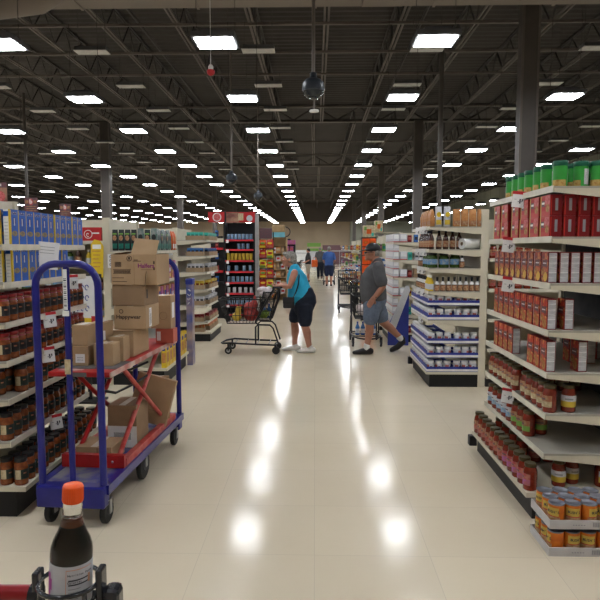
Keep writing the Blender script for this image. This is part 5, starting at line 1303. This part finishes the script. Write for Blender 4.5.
for x in (-.30,.26): MB().box(x, x+.04, 0, .4, 0, 1.75, 'black').build('side', t)
MB().box(-.30,.30,.4,.43,0,1.75,'black').build('back', t); MB().box(-.3,.3,-.02,.4,1.75,1.9,'label_purple').build('header', t)
KINDS['pink'] = k_plain('pink_packet', 'packet', 'label_purple', 'pink_art', .13, .08, .2)
for i in range(6):
    MB().box(-.26,.26,0,.4,.12+.27*i,.14+.27*i,'black').build('shelf', t)
    for q in range(3): put('pink' if i % 2 else 'far_white', (-1.16+.16*q, 21.5, .14+.27*i), 0, '%s on the dark rack, %s shelf from the floor, %s from left' % ('pink packet' if i % 2 else 'white carton', ORD[i], ORD[q]), 'packets on the dark rack')
t = thing('dark_banner_stand', (-1.25, 24.6, 0), 0, 'dark stand with a black hoop sign rising behind the dark rack', 'stand')
MB().cbox(-.25,.25,0,.3,0,2.0,'navy_cloth',.03).build('cabinet', t); MB().tube([(.28*math.cos(u)-.05,.15,2.28+.22*math.sin(u)) for u in [2*PI*k/20 for k in range(20)]], .02, 'black', 6, closed=True).build('hoop', t)
# orange display on the right, floral cartons
t = thing('orange_rack', (1.18, 13.2, 0), 0, 'narrow black rack filled with bright orange packs at right of the aisle', 'rack')
for x in (-.16,.15): MB().box(x, x+.01, 0, .3, 0, 1.85, 'black').build('post', t)
MB().box(-.16,.16,.27,.30,0,1.85,'black').build('back', t); MB().box(-.16,.16,0,.3,1.835,1.85,'black').build('top', t)
KINDS['orange_tub'] = k_plain('orange_pack', 'pack', 'cap_orange', [('orange',.15,.85,.35,.65),('yellow_box',.35,.65,.45,.6)], .142, .20, .172)
for i in range(9):
    MB().box(-.149,.149,0,.27,.08+.195*i,.095+.195*i,'black').build('shelf', t)
    for q in range(2): put('orange_tub', (1.107+.146*q, 13.26, .095+.195*i), 0, 'bright orange pack on the narrow rack, %s level from the floor, %s' % (ORD[i], 'left' if q == 0 else 'right'), 'orange packs on the narrow rack')
KINDS['floral'] = k_plain('floral_box', 'box', 'label_cream', [('orange',.3,.7,.3,.7),('label_lime',.1,.3,.6,.9),('teal_bright',.7,.9,.1,.4)], .26, .18, .26)
put('floral', (1.18, 13.33, 1.851), 0, 'floral printed box standing on top of the orange pack rack', 'floral boxes'); 
put('floral', (1.45, 13.9, 1.98), FXN, 'floral printed box on top of the shelves behind the man\'s cap', 'floral boxes')
o = MB().box(-.32,.32,-.5,.5,-.012,0,'cream').build('top_board', None, (1.62, 14.25, 1.98)); tag(o, 'cream board laid over the fourth right end shelves under floral boxes', 'board')
for i in range(3): put('blue_pack', (1.42, 14.06+.08*i, 1.98), FXN, 'blue pack beside the floral boxes, %s from near end' % ORD[i], 'packs by the floral boxes')

# signs over the left shelves
def post_sign(x, y, z0, w, h, face, label, extra):
    t = thing('shelf_top_sign', (x,y,1.97), 0, label, 'sign')
    MB().box(-.012,.012,-.012,.012,0,z0-1.97+.02,'cream').build('stem', t)
    f_ = MB().box(-w/2,w/2,-.02,-.012,z0-1.97,z0-1.97+h,face).build('face', t)
    a = MB(); extra(a, z0-1.97, h, w); a.build('printing', f_)
def ex1(a, z, h, w):
    a.disc((0,z+h*.72), w*.16, h*.22, -.022, 'pink_art'); a.text('b', h*.4, at(0,-.023,z+h*.74), 'white')
    for q in (.12,.26,.40): a.box(-w*.38,w*.38,-.022,-.0205,z+h*q,z+h*q+h*.05,'label_tan')
    a.box(-w*.42,-w*.2,-.022,-.0205,z+h*.62,z+h*.82,'label_tan'); a.box(w*.2,w*.42,-.022,-.0205,z+h*.62,z+h*.82,'label_tan')
post_sign(-3.57, 7.55, 2.06, .17, .19, 'slate', 'dark sign with pale emblem above the blue boxes, nearer of two', ex1)
post_sign(-3.14, 7.55, 2.01, .145, .165, 'slate', 'dark sign with pale emblem above the blue boxes, right of the two', ex1)
def ex2(a, z, h, w): a.box(-w*.5,w*.5,-.022,-.0205,z+h*.78,z+h,'slate'); a.disc((w*.1,z+h*.4), w*.34, h*.28, -.022, 'pink_art'); a.box(-w*.3,w*.3,-.023,-.0205,z+h*.84,z+h*.94,'white')
post_sign(-4.04, 7.55, 2.15, .34, .29, 'pic_tan', 'picture sign at the left picture edge above the blue boxes', ex2)

# far end of the store: low counters and displays across the aisle end
for i, (x, y, w, h, c, lab) in enumerate(((-2.2,60,3.0,1.35,'white','white low counter at the far left end of the aisle'),(.2,66,2.2,1.5,'label_lime','green fronted counter straight down the aisle'),(2.6,60,2.4,1.6,'slate','dark counter at the far right end of the aisle'),(.9,52,1.0,1.2,'grey_shirt','grey low display in the far aisle'))):
    t = thing('far_counter', (x,y,0), 0, lab, 'counter')
    MB().cbox(-w/2,w/2,0,1.0,0,h*.8,'label_white' if c == 'label_lime' else c,.03).build('base', t); MB().cbox(-w/2-.1,w/2+.1,-.1,1.1,h*.8,h*.86,'steel',.01).build('top', t)
    MB().box(-w/2,w/2,-.02,.0,h*.86,h*1.05,c).build('sign_board', t)
t = thing('green_banner', (-.1, 58, 0), 0, 'green and white banner stand at the end of the aisle', 'banner')
MB().box(-.65,.65,0,.05,1.75,2.1,'label_lime').build('panel', t)
for x in (-.62,.62): MB().tube([(x,.02,0),(x,.02,1.9)], .02, 'steel', 6).build('pole', t)
t = thing('dark_banner', (1.3, 48, 0), 0, 'dark red banner stand right of the far green banner', 'banner')
MB().box(-.7,.7,0,.05,1.45,1.85,'slate').build('panel', t)
for x in (-.65,.65): MB().tube([(x,.02,0),(x,.02,1.8)], .02, 'steel', 6).build('pole', t)

# ------------------------------------------------------------------ world, camera, view
w = bpy.data.worlds.new('world'); bpy.context.scene.world = w; w.use_nodes = True
w.node_tree.nodes['Background'].inputs[0].default_value = (.02,.02,.022,1); w.node_tree.nodes['Background'].inputs[1].default_value = .3
cam = bpy.data.cameras.new('camera'); cam.lens = 36; cam.sensor_width = 36; cam.clip_start = .05; cam.clip_end = 200
co = bpy.data.objects.new('camera', cam); C.objects.link(co); co.location = (0,0,1.62); co.rotation_euler = (R(90-4.95), 0, R(1.43))
S = bpy.context.scene; S.camera = co
S.view_settings.view_transform = 'Standard'; S.view_settings.look = 'None'; S.view_settings.gamma = 1; S.view_settings.exposure = .22
try: S.view_settings.use_curve_mapping = False
except Exception: pass
S.cycles.use_light_tree = True; S.cycles.max_bounces = 6; S.cycles.use_denoising = True
S.cycles.sample_clamp_indirect = 6
